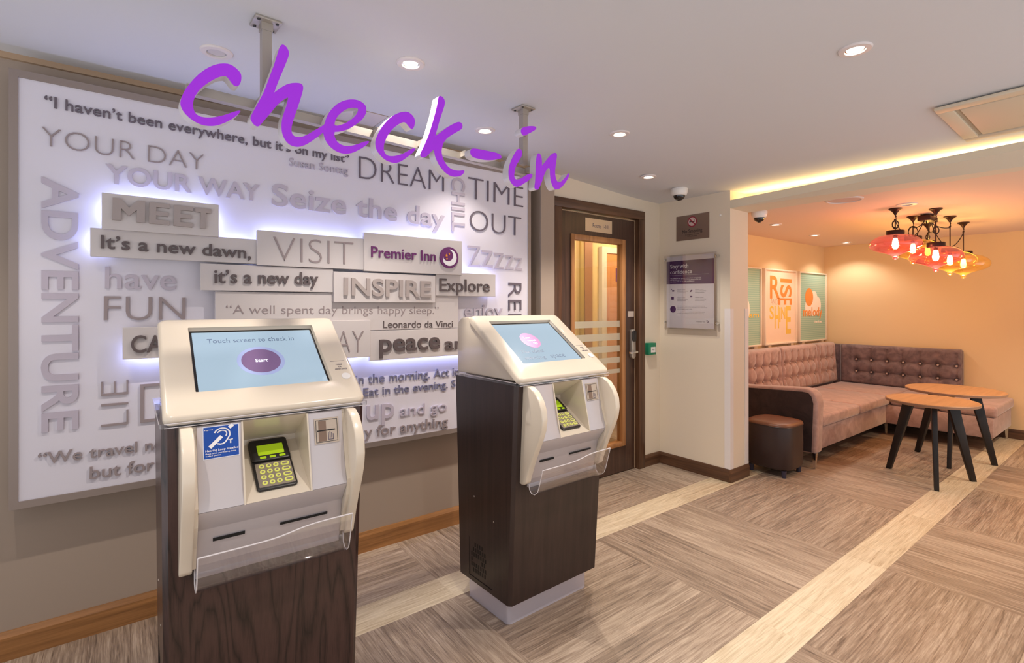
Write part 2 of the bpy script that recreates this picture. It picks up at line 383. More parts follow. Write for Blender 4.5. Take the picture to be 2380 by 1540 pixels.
# outlines of the script letters along the sign and upward
LETTERS = [
    ('c', [[[-0.1443, 2.1792], [-0.1318, 2.1802], [-0.1171, 2.1746], [-0.1033, 2.1634], [-0.0991, 2.1528], [-0.1001, 2.1359], [-0.1044, 2.1228], [-0.1097, 2.1154], [-0.1192, 2.114], [-0.1276, 2.121], [-0.1349, 2.1306], [-0.1412, 2.1382], [-0.1484, 2.1379], [-0.1607, 2.1325], [-0.1749, 2.1214], [-0.1909, 2.1065], [-0.2048, 2.0912], [-0.2185, 2.0727], [-0.2291, 2.0518], [-0.2349, 2.03], [-0.2339, 2.0123], [-0.2291, 1.9999], [-0.2204, 1.993], [-0.2087, 1.9913], [-0.1889, 1.9949], [-0.1688, 2.002], [-0.1484, 2.0127], [-0.1276, 2.026], [-0.1108, 2.036], [-0.1012, 2.0384], [-0.1055, 2.0291], [-0.1192, 2.0127], [-0.136, 1.997], [-0.1546, 1.9834], [-0.1729, 1.9727], [-0.1929, 1.9677], [-0.2087, 1.9668], [-0.2262, 1.9713], [-0.2435, 1.9807], [-0.2568, 1.9932], [-0.2652, 2.0066], [-0.268, 2.0214], [-0.2643, 2.0402], [-0.2549, 2.065], [-0.2435, 2.086], [-0.2282, 2.1106], [-0.2107, 2.1338], [-0.1929, 2.1517], [-0.1769, 2.1646], [-0.1607, 2.1737]]]),
    ('he', [[[0.0231, 2.2953], [0.0325, 2.2979], [0.042, 2.2915], [0.0491, 2.2788], [0.0479, 2.2634], [0.0396, 2.2383], [0.0278, 2.2048], [0.0137, 2.1659], [0.001, 2.1253], [0.001, 2.1253], [0.016, 2.1418], [0.0325, 2.1575], [0.0491, 2.1697], [0.0709, 2.1784], [0.0867, 2.1811], [0.0954, 2.1764], [0.0966, 2.164], [0.0917, 2.1422], [0.0831, 2.112], [0.0733, 2.0791], [0.0636, 2.049], [0.0575, 2.0249], [0.0563, 2.0095], [0.06, 1.9952], [0.0684, 1.9908], [0.0806, 1.9908], [0.0954, 1.9966], [0.1128, 2.008], [0.133, 2.0253], [0.1587, 2.0454], [0.1722, 2.058], [0.1757, 2.0765], [0.184, 2.0973], [0.1958, 2.1168], [0.2126, 2.1376], [0.232, 2.1546], [0.2541, 2.1671], [0.2766, 2.1747], [0.2968, 2.1768], [0.3148, 2.1724], [0.3265, 2.1642], [0.3304, 2.1503], [0.3265, 2.1296], [0.3148, 2.1095], [0.2968, 2.0905], [0.2741, 2.0706], [0.2516, 2.0547], [0.2295, 2.0437], [0.2078, 2.0377], [0.2078, 2.0377], [0.2066, 2.0268], [0.209, 2.0154], [0.2174, 2.0029], [0.232, 1.9951], [0.2516, 1.9943], [0.2716, 1.9996], [0.2943, 2.0103], [0.3174, 2.0237], [0.333, 2.0307], [0.3422, 2.0313], [0.3382, 2.0231], [0.3226, 2.0075], [0.2994, 1.9893], [0.2766, 1.975], [0.2566, 1.967], [0.2344, 1.9644], [0.2126, 1.9685], [0.1934, 1.979], [0.1793, 1.9926], [0.171, 2.0097], [0.1664, 2.0262], [0.1664, 2.0262], [0.1559, 2.0158], [0.1398, 1.9995], [0.1216, 1.9829], [0.1037, 1.9689], [0.0881, 1.9595], [0.0706, 1.9553], [0.0533, 1.9575], [0.0383, 1.9689], [0.0288, 1.9859], [0.0246, 2.005], [0.0246, 2.0273], [0.0277, 2.0481], [0.0341, 2.0697], [0.0426, 2.0987], [0.0469, 2.1212], [0.0456, 2.1204], [0.0372, 2.1152], [0.0207, 2.0984], [0.0044, 2.0769], [-0.0117, 2.0508], [-0.0276, 2.0274], [-0.0411, 2.0072], [-0.0478, 1.9989], [-0.0567, 1.9988], [-0.0677, 2.0083], [-0.0731, 2.0202], [-0.0699, 2.0318], [-0.0589, 2.0561], [-0.0456, 2.0861], [-0.0321, 2.1164], [-0.0208, 2.1512], [-0.0117, 2.1808], [-0.0002, 2.2161], [0.0091, 2.2511], [0.016, 2.2781]], [[0.2066, 2.0612], [0.209, 2.0772], [0.2174, 2.0959], [0.232, 2.1138], [0.2492, 2.1301], [0.269, 2.1411], [0.2867, 2.1456], [0.2981, 2.146], [0.2968, 2.1346], [0.2867, 2.115], [0.269, 2.0962], [0.2492, 2.0794], [0.2295, 2.0677], [0.2174, 2.062]]]),
    ('c', [[[0.4822, 2.1785], [0.5051, 2.1847], [0.5225, 2.1781], [0.5357, 2.1656], [0.5377, 2.1504], [0.5348, 2.1314], [0.5269, 2.1186], [0.5167, 2.1208], [0.5051, 2.1324], [0.4936, 2.1406], [0.4794, 2.1355], [0.4596, 2.1207], [0.4401, 2.1022], [0.4236, 2.0796], [0.41, 2.0552], [0.4019, 2.0335], [0.4005, 2.0132], [0.4046, 1.9989], [0.4154, 1.991], [0.4319, 1.9911], [0.454, 1.9971], [0.4822, 2.0102], [0.5051, 2.0262], [0.5225, 2.0388], [0.5371, 2.0443], [0.5386, 2.0381], [0.5283, 2.0243], [0.508, 2.0061], [0.4879, 1.9881], [0.4681, 1.9742], [0.4485, 1.9673], [0.4264, 1.9678], [0.4046, 1.9739], [0.3858, 1.9878], [0.3712, 2.0048], [0.3659, 2.0261], [0.3685, 2.0464], [0.3778, 2.0683], [0.3911, 2.0937], [0.41, 2.1206], [0.4319, 2.1459], [0.4568, 2.1659]]]),
    ('k', [[[0.6577, 2.2902], [0.672, 2.2866], [0.6816, 2.2741], [0.68, 2.2546], [0.6688, 2.2245], [0.6545, 2.183], [0.6435, 2.148], [0.6341, 2.1136], [0.6341, 2.1136], [0.6593, 2.1353], [0.688, 2.1608], [0.7206, 2.1848], [0.7504, 2.2022], [0.7656, 2.2007], [0.773, 2.1884], [0.7673, 2.1731], [0.7471, 2.1588], [0.7206, 2.1405], [0.6913, 2.1177], [0.6736, 2.0948], [0.6672, 2.0745], [0.664, 2.0521], [0.6704, 2.0288], [0.6848, 2.0069], [0.7042, 1.9925], [0.7272, 1.9868], [0.7538, 1.9892], [0.774, 1.9949], [0.7832, 1.9942], [0.7774, 1.9814], [0.7605, 1.9674], [0.7371, 1.9602], [0.7108, 1.9592], [0.6848, 1.9686], [0.6593, 1.9887], [0.6435, 2.0102], [0.6326, 2.0325], [0.6279, 2.0558], [0.6279, 2.0558], [0.6155, 2.0479], [0.6032, 2.0322], [0.5879, 2.0173], [0.5728, 2.0118], [0.5623, 2.019], [0.5638, 2.0299], [0.5758, 2.0534], [0.594, 2.0916], [0.6093, 2.1323], [0.6248, 2.1814], [0.6372, 2.2248], [0.6451, 2.2592], [0.6482, 2.2817]]]),
    ('hyphen', [[[0.8214, 2.1002], [0.846, 2.104], [0.8814, 2.1051], [0.9236, 2.1074], [0.9637, 2.1079], [0.9825, 2.103], [0.9913, 2.0936], [0.9872, 2.0866], [0.9668, 2.0791], [0.9358, 2.0697], [0.9054, 2.0633], [0.8695, 2.061], [0.8344, 2.0615], [0.8199, 2.067], [0.8136, 2.0787], [0.8142, 2.0906]]]),
    ('dot', [[[1.1403, 2.2693], [1.1679, 2.2782], [1.1994, 2.2846], [1.2108, 2.2801], [1.2065, 2.27], [1.1853, 2.2549], [1.1575, 2.2384], [1.1351, 2.2238], [1.1232, 2.2232], [1.113, 2.2312], [1.1096, 2.2445], [1.1181, 2.2591]]]),
    ('i', [[[1.0979, 2.1556], [1.1113, 2.1519], [1.1181, 2.1405], [1.1147, 2.122], [1.1029, 2.1045], [1.0862, 2.0811], [1.0746, 2.0614], [1.0696, 2.0403], [1.0663, 2.0196], [1.0712, 2.0053], [1.0862, 2.004], [1.1063, 2.011], [1.1334, 2.0295], [1.1609, 2.0443], [1.1783, 2.0485], [1.1853, 2.0432], [1.1801, 2.0307], [1.1609, 2.0121], [1.1368, 1.998], [1.113, 1.9815], [1.0895, 1.9703], [1.0729, 1.9698], [1.0532, 1.9798], [1.0401, 1.9953], [1.0336, 2.0167], [1.0336, 2.0442], [1.0417, 2.0731], [1.0564, 2.1034], [1.0762, 2.1348], [1.0878, 2.1498]]]),
    ('n', [[[1.2225, 2.1582], [1.2351, 2.1554], [1.2452, 2.1415], [1.2478, 2.1209], [1.2478, 2.0972], [1.2478, 2.0972], [1.2641, 2.116], [1.2862, 2.1413], [1.3122, 2.1676], [1.3329, 2.181], [1.35, 2.1817], [1.3538, 2.1702], [1.3481, 2.1421], [1.3424, 2.1113], [1.3386, 2.0836], [1.3424, 2.0599], [1.35, 2.0422], [1.3615, 2.0346], [1.3808, 2.0403], [1.4041, 2.0577], [1.4238, 2.0788], [1.4397, 2.0958], [1.4457, 2.0907], [1.4377, 2.0728], [1.4199, 2.0479], [1.3963, 2.0222], [1.373, 2.0037], [1.35, 1.9957], [1.3348, 1.998], [1.3197, 2.0159], [1.3085, 2.041], [1.3047, 2.0698], [1.3047, 2.0966], [1.2954, 2.099], [1.2788, 2.0841], [1.2641, 2.0603], [1.2532, 2.0321], [1.2387, 2.0034], [1.2243, 1.9776], [1.2136, 1.9739], [1.1994, 1.9791], [1.1994, 1.9922], [1.2047, 2.0217], [1.2065, 2.0611], [1.2083, 2.1058], [1.2136, 2.1434]]]),
]
# ------------------------------------------------------------------ materials
M_CEIL = paint('ceiling_paint', (214, 214, 217)); M_CREAM = paint('cream_wall_paint', (228, 215, 195))
M_TAUPE = paint('taupe_wall_paint', (166, 149, 134)); M_LOUNGE = paint('lounge_wall_paint', (230, 200, 156))
M_LCEIL = paint('lounge_ceiling_paint', (232, 205, 185))
M_OAK = wood('oak_skirting', (112, 74, 40), (184, 130, 78), 'x', .8, .35)
M_DKX = wood('dark_skirting_x', (62, 40, 28), (112, 78, 54), 'x', .8, .4); M_DKY = wood('dark_skirting_y', (62, 40, 28), (112, 78, 54), 'y', .8, .4)
M_DKZ = wood('dark_frame_z', (62, 40, 28), (112, 78, 54), 'z', .8, .35)
def flame_wood(name, dark, light, rough):
    m = mat(name, dark, rough); t = NT(m); x, y, z = t.xyz()
    f = t.noise(t.comb(t.m('MULTIPLY', x, 5.), t.m('MULTIPLY', y, 5.), t.m('MULTIPLY', z, .55)), 1., 3, .45, .3)
    r = t.m('ADD', .5, t.m('MULTIPLY', t.m('SINE', t.m('MULTIPLY', f, 110.)), .5)); p = t.noise(t.comb(t.m('MULTIPLY', x, 260.), t.m('MULTIPLY', y, 260.), t.m('MULTIPLY', z, 9.)), 1., 3, .6)
    g = t.m('ADD', t.m('MULTIPLY', t.m('POWER', r, .3), .42), t.m('MULTIPLY', p, .62))
    t.put(t.b.inputs['Base Color'], t.ramp(g, [(.30, dark), (.66, light), (.95, tuple(min(255, int(c * 1.18)) for c in light))])); t.bump(g, .1, .0008); return m
M_WENGE = flame_wood('wenge_flame_veneer', (28, 17, 15), (66, 45, 41), .3)
M_WENGE2 = wood('wenge_veneer', (33, 22, 21), (62, 45, 41), 'z', .7, .3, .8)
M_STEEL = mat('brushed_steel', (186, 178, 168), .42, .7); M_PLINTH = mat('plinth_steel', (214, 212, 226), .28, .35)
M_CHROME = mat('chrome', (220, 220, 220), .08, 1.)
M_CREAMPL = mat('ivory_plastic', (220, 207, 188), .22, coat=.3); M_SILV = mat('silver_paint', (204, 197, 199), .34, .25)
M_WHITE = mat('white_plastic', (236, 232, 228), .35); M_BLACK = mat('black_plastic', (30, 27, 27), .35); M_SLOT = mat('slot_black', (6, 6, 6), .6)
M_ACR = clear('clear_acrylic', (250, 250, 252), .03, .5); M_ACRE = mat('acrylic_edge', (226, 220, 222), .15)
M_GLASS = clear('door_glass', (246, 244, 236), .05, .5)
M_PANEL = paint('panel_lacquer', (222, 217, 226), .5); M_BLOCK = paint('block_lacquer', (204, 196, 194), .5)
M_FRAME = mat('panel_frame_metal', (150, 136, 128), .38, .35)
TONE = {'d': (104, 94, 104), 'm': (152, 138, 138), 'l': (190, 180, 192), 'D': (92, 80, 80), 'h': (164, 152, 148), 'b': (120, 118, 142), 'p': (106, 38, 102)}
M_TONE = {k: mat('lettering_' + n, TONE[k], .5) for k, n in dict(d='slate', m='taupe', l='pale', D='dark', h='stone', b='blue', p='purple').items()}  # the blue one is grey lettering with blue light put into its colour
M_GREY = mat('ink_grey', (110, 100, 108), .6); M_INKW = mat('ink_white', (245, 243, 245), .5)

# floor: squares of planks turned by quarters between pale border strips
def floor_material():
    m = mat('plank_floor', (160, 130, 110), .38); t = NT(m); x, y, z = t.xyz()
    yy = t.m('DIVIDE', t.m('SUBTRACT', y, 1.13 - 1.18 * 4), 1.18); iy = t.m('FLOOR', yy); fy = t.m('MULTIPLY', t.m('FRACT', yy), 1.18)
    strip = t.m('GREATER_THAN', fy, .98)
    xx = t.m('DIVIDE', t.m('SUBTRACT', x, 1.28 - .975 * 5), .975); ix = t.m('FLOOR', xx); fx = t.m('MULTIPLY', t.m('FRACT', xx), .975)
    par = t.m('MODULO', t.m('ADD', ix, iy), 2.)         # 0: grain along x, 1: along y
    par = t.m('MULTIPLY', t.m('SUBTRACT', 1., par), t.m('SUBTRACT', 1., strip)) if PAR_FLIP else t.m('MULTIPLY', par, t.m('SUBTRACT', 1., strip))
    al = t.mixf(par, x, y); cr = t.mixf(par, fy, fx)
    pw = t.mixf(strip, t.mixf(par, .98 / 7, .975 / 7), .2)
    crs = t.m('SUBTRACT', cr, t.m('MULTIPLY', strip, .98))
    pk = t.m('DIVIDE', crs, pw); ip = t.m('FLOOR', pk); fp = t.m('FRACT', pk)
    wn = t.n('ShaderNodeTexWhiteNoise'); t.put(wn.inputs['Vector'], t.comb(t.m('ADD', ip, t.m('MULTIPLY', ix, 13.1)), t.m('MULTIPLY', iy, 7.7), t.m('MULTIPLY', par, 3.3)))
    rnd = wn.outputs['Value']
    v = t.comb(t.m('ADD', t.m('MULTIPLY', al, 2.6), t.m('MULTIPLY', rnd, 31.)), t.m('ADD', t.m('MULTIPLY', t.mixf(par, y, x), 52.), t.m('MULTIPLY', rnd, 17.)), 0.)
    g = t.noise(v, 1., 7, .68, .9); g2 = t.noise(v, 3.7, 4, .6, .3)
    gg = t.m('ADD', t.m('MULTIPLY', g, .62), t.m('MULTIPLY', g2, .38))
    gg = t.m('ADD', gg, t.m('MULTIPLY', t.m('SUBTRACT', rnd, .5), .10))
    a = t.ramp(gg, [(.32, (94, 79, 68)), (.47, (149, 129, 111)), (.62, (188, 169, 149))])
    b = t.ramp(gg, [(.32, (158, 134, 106)), (.45, (198, 179, 149)), (.60, (222, 206, 178))])
    c = t.mixc(strip, a, b)
    seam = t.m('LESS_THAN', t.m('MULTIPLY', t.m('MINIMUM', fp, t.m('SUBTRACT', 1., fp)), pw), .0012)
    fs = t.m('FRACT', t.m('DIVIDE', t.m('ADD', x, .25), .92)); es = t.m('MULTIPLY', strip, t.m('LESS_THAN', fs, .002))
    seam = t.m('MAXIMUM', t.m('MULTIPLY', seam, .55), t.m('MULTIPLY', es, .5))
    c = t.mixc(seam, c, lin((84, 60, 50)))
    t.put(t.b.inputs['Base Color'], c)
    t.put(t.b.inputs['Roughness'], t.m('ADD', .36, t.m('MULTIPLY', g, .16)))
    t.bump(t.m('SUBTRACT', gg, seam), .12, .001)
    return m
PAR_FLIP = True
M_FLOOR = floor_material()

# ------------------------------------------------------------------ the room
struct('floor', MB().box(-1.2, 8.0, -1.0, 5.2, -.06, 0), M_FLOOR, 'brown plank floor in turned squares with pale border strips')
def ceil_z(x):
    u = min(1, max(0, (x - 2.2) / 1.6)); return 2.405 - .08 * u * u * (3 - 2 * u)
cb = MB(); xs = [-2.2] + [2.2 + .1 * i for i in range(17)] + [4.12]; k = len(xs); v = []
for yv in (-2.6, 2.95): v += [(xv, yv, ceil_z(xv)) for xv in xs]
for yv in (-2.6, 2.95): v += [(xv, yv, 2.50) for xv in xs]
f = []
for i in range(k - 1):
    f += [(i, i + 1, k + i + 1, k + i), (2 * k + i, 3 * k + i, 3 * k + i + 1, 2 * k + i + 1), (i, 2 * k + i, 2 * k + i + 1, i + 1), (k + i, k + i + 1, 3 * k + i + 1, 3 * k + i)]
f += [(0, k, 3 * k, 2 * k), (k - 1, 3 * k - 1, 4 * k - 1, 2 * k - 1)]
cb.add(v, f)
struct('ceiling', cb, M_CEIL, 'white painted ceiling over the check-in area', smooth=True, angle=20)
struct('ceiling', MB().box(4.12, 7.8, -2.6, 3.05, 2.197, 2.50), M_LCEIL, 'lower ceiling over the lounge corner')
struct('wall_left', MB().box(-2.2, 2.40, 2.82, 2.95, 0, 2.42), M_TAUPE, 'taupe wall behind the word panel')
struct('wall_pilaster', MB().box(2.335, 2.465, 2.71, 2.82, 0, 2.41), M_TAUPE, 'taupe pilaster right of the word panel')
wb = MB(); wb.box(2.40, 2.555, 2.82, 2.95, 0, 2.42); wb.box(3.60, 3.98, 2.82, 2.95, 0, 2.42); wb.box(2.555, 3.60, 2.82, 2.95, 2.20, 2.42)
struct('wall_door_side', wb, M_CREAM, 'cream wall round the dark door')
struct('wall_stub', MB().box(3.84, 4.115, 2.15, 2.95, 0, 2.335), M_CREAM, 'cream wall end between the door and the lounge')
struct('wall_lounge_left', MB().box(4.115, 7.70, 2.87, 3.0, 0, 2.2), M_LOUNGE, 'lounge wall with the framed posters')
struct('wall_lounge_back', MB().box(7.50, 7.64, -2.6, 2.87, 0, 2.2), M_LOUNGE, 'plain back wall of the lounge')
# ceiling beam with the light cove on top of its front lip; it rises a little to the right like the ceiling of the old building
M_BEAM = paint('beam_paint', (222, 212, 192))
bb = MB()
def bsec(y, zb, zt): return [(3.84, y, zb), (4.12, y, zb - (.004 if y > 0 else .10)), (4.12, y, 2.335), (4.095, y, 2.335), (4.095, y, zb + .022), (3.862, y, zb + .022), (3.862, y, zt), (3.84, y, zt)]
bb.hexa(bsec(2.15, 2.182, 2.247), bsec(-.6, 2.288, 2.315))
struct('ceiling_beam', bb, M_BEAM, 'cream beam with a lit cove between the two ceilings')
t = thing('cove_light', 'warm strip light glowing in the cove on top of the cream beam', 'light', (4.0, 2.1, 2.235))
obj('led_strip', MB().hexa([(3.99, -.5, 2.303), (4.03, -.5, 2.303), (4.03, 2.13, 2.206), (3.99, 2.13, 2.206)], [(3.99, -.5, 2.31), (4.03, -.5, 2.31), (4.03, 2.13, 2.214), (3.99, 2.13, 2.214)]), mat('cove_led', (255, 226, 170), .5, emit=(255, 218, 150), es=LED_COVE), t, off=(4.0, 2.1, 2.235))
# trims and skirting
struct('trim_1', MB().box(-2.2, 2.335, 2.803, 2.82, 2.382, 2.408), mat('timber_cornice', (176, 148, 120), .5), 'thin tan strip where the taupe wall meets the ceiling')
def skirt(name, m, p0, p1, n, h=.113, th=.016, label=None):
    p0 = Vector(p0 + (0,)); p1 = Vector(p1 + (0,)); n = Vector(n + (0,)); pr = [(0, 0), (th, 0), (th, h - .022), (th * .45, h), (0, h)]
    struct(name, MB().hexa([p0 + n * a + Vector((0, 0, b)) for a, b in pr], [p1 + n * a + Vector((0, 0, b)) for a, b in pr]), m, label)
skirt('baseboard_left', M_OAK, (-2.2, 2.82), (2.335, 2.82), (0, -1), label='oak skirting board below the taupe wall')
skirt('baseboard_pilaster', M_OAK, (2.335, 2.71), (2.465, 2.71), (0, -1))
skirt('baseboard_door_side', M_DKX, (3.605, 2.82), (3.84, 2.82), (0, -1), .10)
skirt('baseboard_stub', M_DKY, (3.84, 2.82), (3.84, 2.1501), (-1, 0), .10, label='dark skirting board round the wall end')
skirt('baseboard_stub', M_DKX, (3.823, 2.15), (4.115, 2.15), (0, -1), .10)
skirt('baseboard_lounge_left', M_DKX, (4.115, 2.87), (7.5, 2.87), (0, -1), .10)
skirt('baseboard_lounge_back', M_DKY, (7.5, 2.87), (7.5, -2.6), (-1, 0), .10)

def frost(name, col, k):
    m = bpy.data.materials.new(name); m.use_nodes = True; t = m.node_tree; t.nodes.clear()
    o = t.nodes.new('ShaderNodeOutputMaterial'); q = t.nodes.new('ShaderNodeMixShader'); q.inputs[0].default_value = k
    a = t.nodes.new('ShaderNodeBsdfTransparent'); e = t.nodes.new('ShaderNodeBsdfDiffuse'); e.inputs[0].default_value = lin(col)
    t.links.new(a.outputs[0], q.inputs[1]); t.links.new(e.outputs[0], q.inputs[2]); t.links.new(q.outputs[0], o.inputs[0]); return m
# ------------------------------------------------------------------ door with glazed panel, and the corridor behind it
d = bpy.data.objects.new('door_1', None); COL.objects.link(d); d.location = (3.08, 2.84, 0); d['kind'] = 'structure'
d['label'] = 'dark door with a tall glazed panel, left of the wall end'; O = (3.08, 2.84, 0)
fr = MB()
fr.box(3.525, 3.603, 2.795, 2.90, 0, 2.149); fr.box(2.545, 2.62, 2.795, 2.90, 0, 2.149); obj('door_frame', fr, M_DKZ, d, off=O, bevel=.003)
obj('door_frame', MB().box(2.545, 3.603, 2.795, 2.90, 2.15, 2.222), M_DKX, d, off=O, bevel=.003)
lf = MB(); Y0, Y1 = 2.84, 2.885
lf.box(2.625, 2.75, Y0, Y1, .008, 2.143); lf.box(3.385, 3.52, Y0, Y1, .008, 2.143); lf.box(2.75, 3.385, Y0, Y1, .008, .223); lf.box(2.75, 3.385, Y0, Y1, 1.965, 2.143)
obj('door_leaf', lf, wood('door_veneer', (50, 34, 28), (92, 66, 52), 'z', .9, .28, .9), d, off=O)
bd = MB()
for a in ((2.75, 2.785, .223, 1.965), (3.345, 3.385, .223, 1.965), (2.785, 3.345, .223, .262), (2.785, 3.345, 1.922, 1.965)): bd.box(a[0], a[1], 2.828, 2.89, a[2], a[3])
sub(obj('glazing_bead', bd, wood('bead_wood', (146, 94, 52), (196, 140, 88), 'z', .8, .35), d, off=O, bevel=.003), 'lighter wooden bead round the glass')
obj('edge_lipping', MB().box(3.512, 3.521, 2.836, 2.842, .008, 2.143).box(2.625, 3.512, 2.836, 2.842, 2.135, 2.143), mat('lipping', (176, 150, 122), .4), d, off=O)
obj('glass_pane', MB().box(2.785, 3.345, 2.858, 2.862, .262, 1.922), M_GLASS, d, off=O)
fb = MB()
for a, b in ((1.228, 1.281), (1.119, 1.175), (1.021, 1.073), (.929, .975), (.841, .876)): fb.box(2.787, 3.343, 2.8565, 2.8575, a, b)
obj('frosted_band', fb, frost('frosted_film', (216, 208, 186), .5), d, off=O)
hd = MB().prism(rrect(3.445, 3.50, .955, 1.205, .024), 'y', 2.812, 2.84)
obj('lock_plate', hd, M_STEEL, d, off=O, bevel=.004)
obj('card_reader', MB().prism(rrect(3.45, 3.495, 1.10, 1.195, .018), 'y', 2.800, 2.813), M_BLACK, d, off=O, bevel=.003)
obj('handle', MB().tube([(3.472, 2.812, 1.015), (3.472, 2.775, 1.015), (3.46, 2.768, 1.015), (3.385, 2.766, 1.012), (3.37, 2.772, 1.012)], .011, 12), M_CHROME, d, off=O, smooth=True)
sg = obj('door_plate', MB().box(2.907, 3.219, 2.834, 2.84, 2.0, 2.105), mat('brass_plate', (216, 190, 158), .3, .2), d, off=O)
obj('lettering', text_into(MB(), 'Rooms 1-101', (2.99, 2.8338, 2.035), (1, 0, 0), (0, 0, 1), (0, -1, 0), .19, .032, .0008, 0), M_GREY, sg)
sg.children[0].location = (-O[0], -O[1], 0)
obj('small_plate', MB().box(3.425, 3.50, 2.835, 2.84, 1.312, 1.36), mat('pale_plate', (196, 180, 168), .4), d, off=O)
# corridor
M_COR = paint('corridor_paint', (226, 206, 160))
struct('wall_corridor_back', MB().box(2.2, 6.2, 4.10, 4.2, 0, 2.42), M_COR)
struct('wall_corridor_end', MB().box(2.2, 2.3, 2.95, 4.1, 0, 2.42), M_COR)
struct('ceiling_corridor', MB().box(2.2, 6.2, 2.95, 4.2, 2.36, 2.42), M_CEIL)
struct('trim_2', MB().box(4.10, 4.15, 4.06, 4.10, 0, 2.2), mat('olive_post', (168, 146, 70), .5)); struct('trim_3', MB().box(4.15, 4.27, 4.05, 4.10, 0, 2.2), mat('brown_post', (150, 100, 60), .5))
dd = bpy.data.objects.new('door_2', None); COL.objects.link(dd); dd.location = (4.72, 4.1, 0); dd['kind'] = 'structure'; dd['label'] = 'light oak door in the corridor seen through the glass'
obj('door_frame', MB().box(4.43, 4.51, 4.05, 4.10, 0, 2.1).box(4.51, 5.40, 4.05, 4.10, 2.03, 2.1).box(5.32, 5.40, 4.05, 4.10, 0, 2.03), M_WHITE, dd, off=(4.72, 4.1, 0))
obj('door_leaf', MB().box(4.51, 5.32, 4.07, 4.10, .01, 2.03), wood('light_oak', (196, 132, 70), (230, 170, 104), 'z', .6, .4), dd, off=(4.72, 4.1, 0))
obj('door_sign', MB().box(4.69, 4.79, 4.064, 4.07, 1.70, 1.86), mat('sign_purple', (96, 40, 110), .4), dd, off=(4.72, 4.1, 0))
for x0 in (3.5, 4.7):
    t = thing('corridor_light', ('left' if x0 < 4 else 'right') + ' ceiling light of the corridor behind the glazed door', 'light', (x0, 3.55, 2.36))
    obj('diffuser', MB().lathe([(0, -.02), (.10, -.02), (.11, 0), (0, 0)], 24), mat('corridor_glow', (255, 240, 205), emit=(255, 226, 170), es=6.), t)
    lamp('corridor_lamp', 'POINT', 30, (1, .80, .52), (0, 0, -.06), t, shadow_soft_size=.08)

# ------------------------------------------------------------------ word panel
PO = (0.95, 2.72, 1.465)
PX = (1, 0, 0); PZ = (0, 0, 1); PN = (0, -1, 0)
wp = thing('word_panel', 'large white panel of raised words and travel quotes on the taupe wall', 'wall panel', PO)
obj('backing_board', MB().box(-.322, 2.228, 2.722, 2.775, .643, 2.289), M_PANEL, wp, off=PO)
fm = MB()
for x0, x1, z0, z1 in ((-.346, -.320, .617, 2.315), (2.226, 2.250, .617, 2.315), (-.320, 2.226, .617, .645), (-.320, 2.226, 2.287, 2.315)): fm.box(x0, x1, 2.716, 2.80, z0, z1)
obj('frame', fm, M_FRAME, wp, off=PO)
obj('wall_batten', MB().box(0, 1.9, 2.775, 2.82, .9, 2.0), M_BLACK, wp, off=PO)
plaques = []
NAMES = {}
cx0 = min(p[1] for p in PL)
for nm, x0, x1, z0, z1, yy, _ in PL:
    o = obj('word_block', MB().box(x0, x1, yy, yy + .022, z0, z1), M_BLOCK, wp, off=PO, bevel=.0015, seg=1)
    b = MB(); m_ = .035
    b.box(x0 + m_, x1 - m_, yy + .022, 2.722, z0 + m_, z1 - m_)
    obj('spacer', b, M_BLACK, o, off=PO)
    plaques.append(o)
BIG = ('YOUR DAY', 'YOUR WAY', 'DREAM', 'TIME', 'OUT', 'FUN', 'VISIT', 'MEET', 'INSPIRE', 'AY', 'up', 'have', 'Seize the day')
for s, x0, x1, zb, h, w, tone, yy, pl, dp, dz in TX:
    a_ = max(-.02, min(.02, dz / (x1 - x0))); PU = (cos(a_), 0, sin(a_)); PV = (-sin(a_), 0, cos(a_))     # the hand-set lines are not quite level
    par_ = wp if pl < 0 else plaques[pl]; dep = dp + (.003 if pl < 0 else 0)
    if s == 'MEET':      # heavy block capitals
        E_ = [(0, 0), (1, 0), (1, .2), (.34, .2), (.34, .4), (.92, .4), (.92, .6), (.34, .6), (.34, .8), (1, .8), (1, 1), (0, 1)]
        M_ = [(0, 0), (.26, 0), (.26, .56), (.5, .24), (.74, .56), (.74, 0), (1, 0), (1, 1), (.76, 1), (.5, .62), (.24, 1), (0, 1)]
        T_ = [(.34, 0), (.66, 0), (.66, .78), (1, .78), (1, 1), (0, 1), (0, .78), (.34, .78)]
        for P_, u0, u1 in ((M_, 0, .31), (E_, .35, .555), (E_, .60, .80), (T_, .785 + .04, 1.)):
            obj('raised_letter', xyplane(MB(), [((u0 + (u1 - u0) * p) * (x1 - x0), q * h) for p, q in P_], (x0, yy + .001, zb), PU, PV, PN, 0, dep), M_TONE[tone], par_, off=PO)
    elif s in BIG: raised_letters(s, (x0, yy + .001, zb), PU, PV, PN, x1 - x0, h, dep, w, M_TONE[tone], par_, PO)
    else: raised_words(s, (x0, yy + .001, zb), PU, PV, PN, x1 - x0, h, dep, w, M_TONE[tone], par_, PO)
for x0, x1, z0, z1 in ZZ: raised_letters('Z' if x0 < 1.75 else 'z', (x0, 2.721, z0), PX, PZ, PN, x1 - x0, z1 - z0, .007, -1, M_TONE['l'], wp, PO)
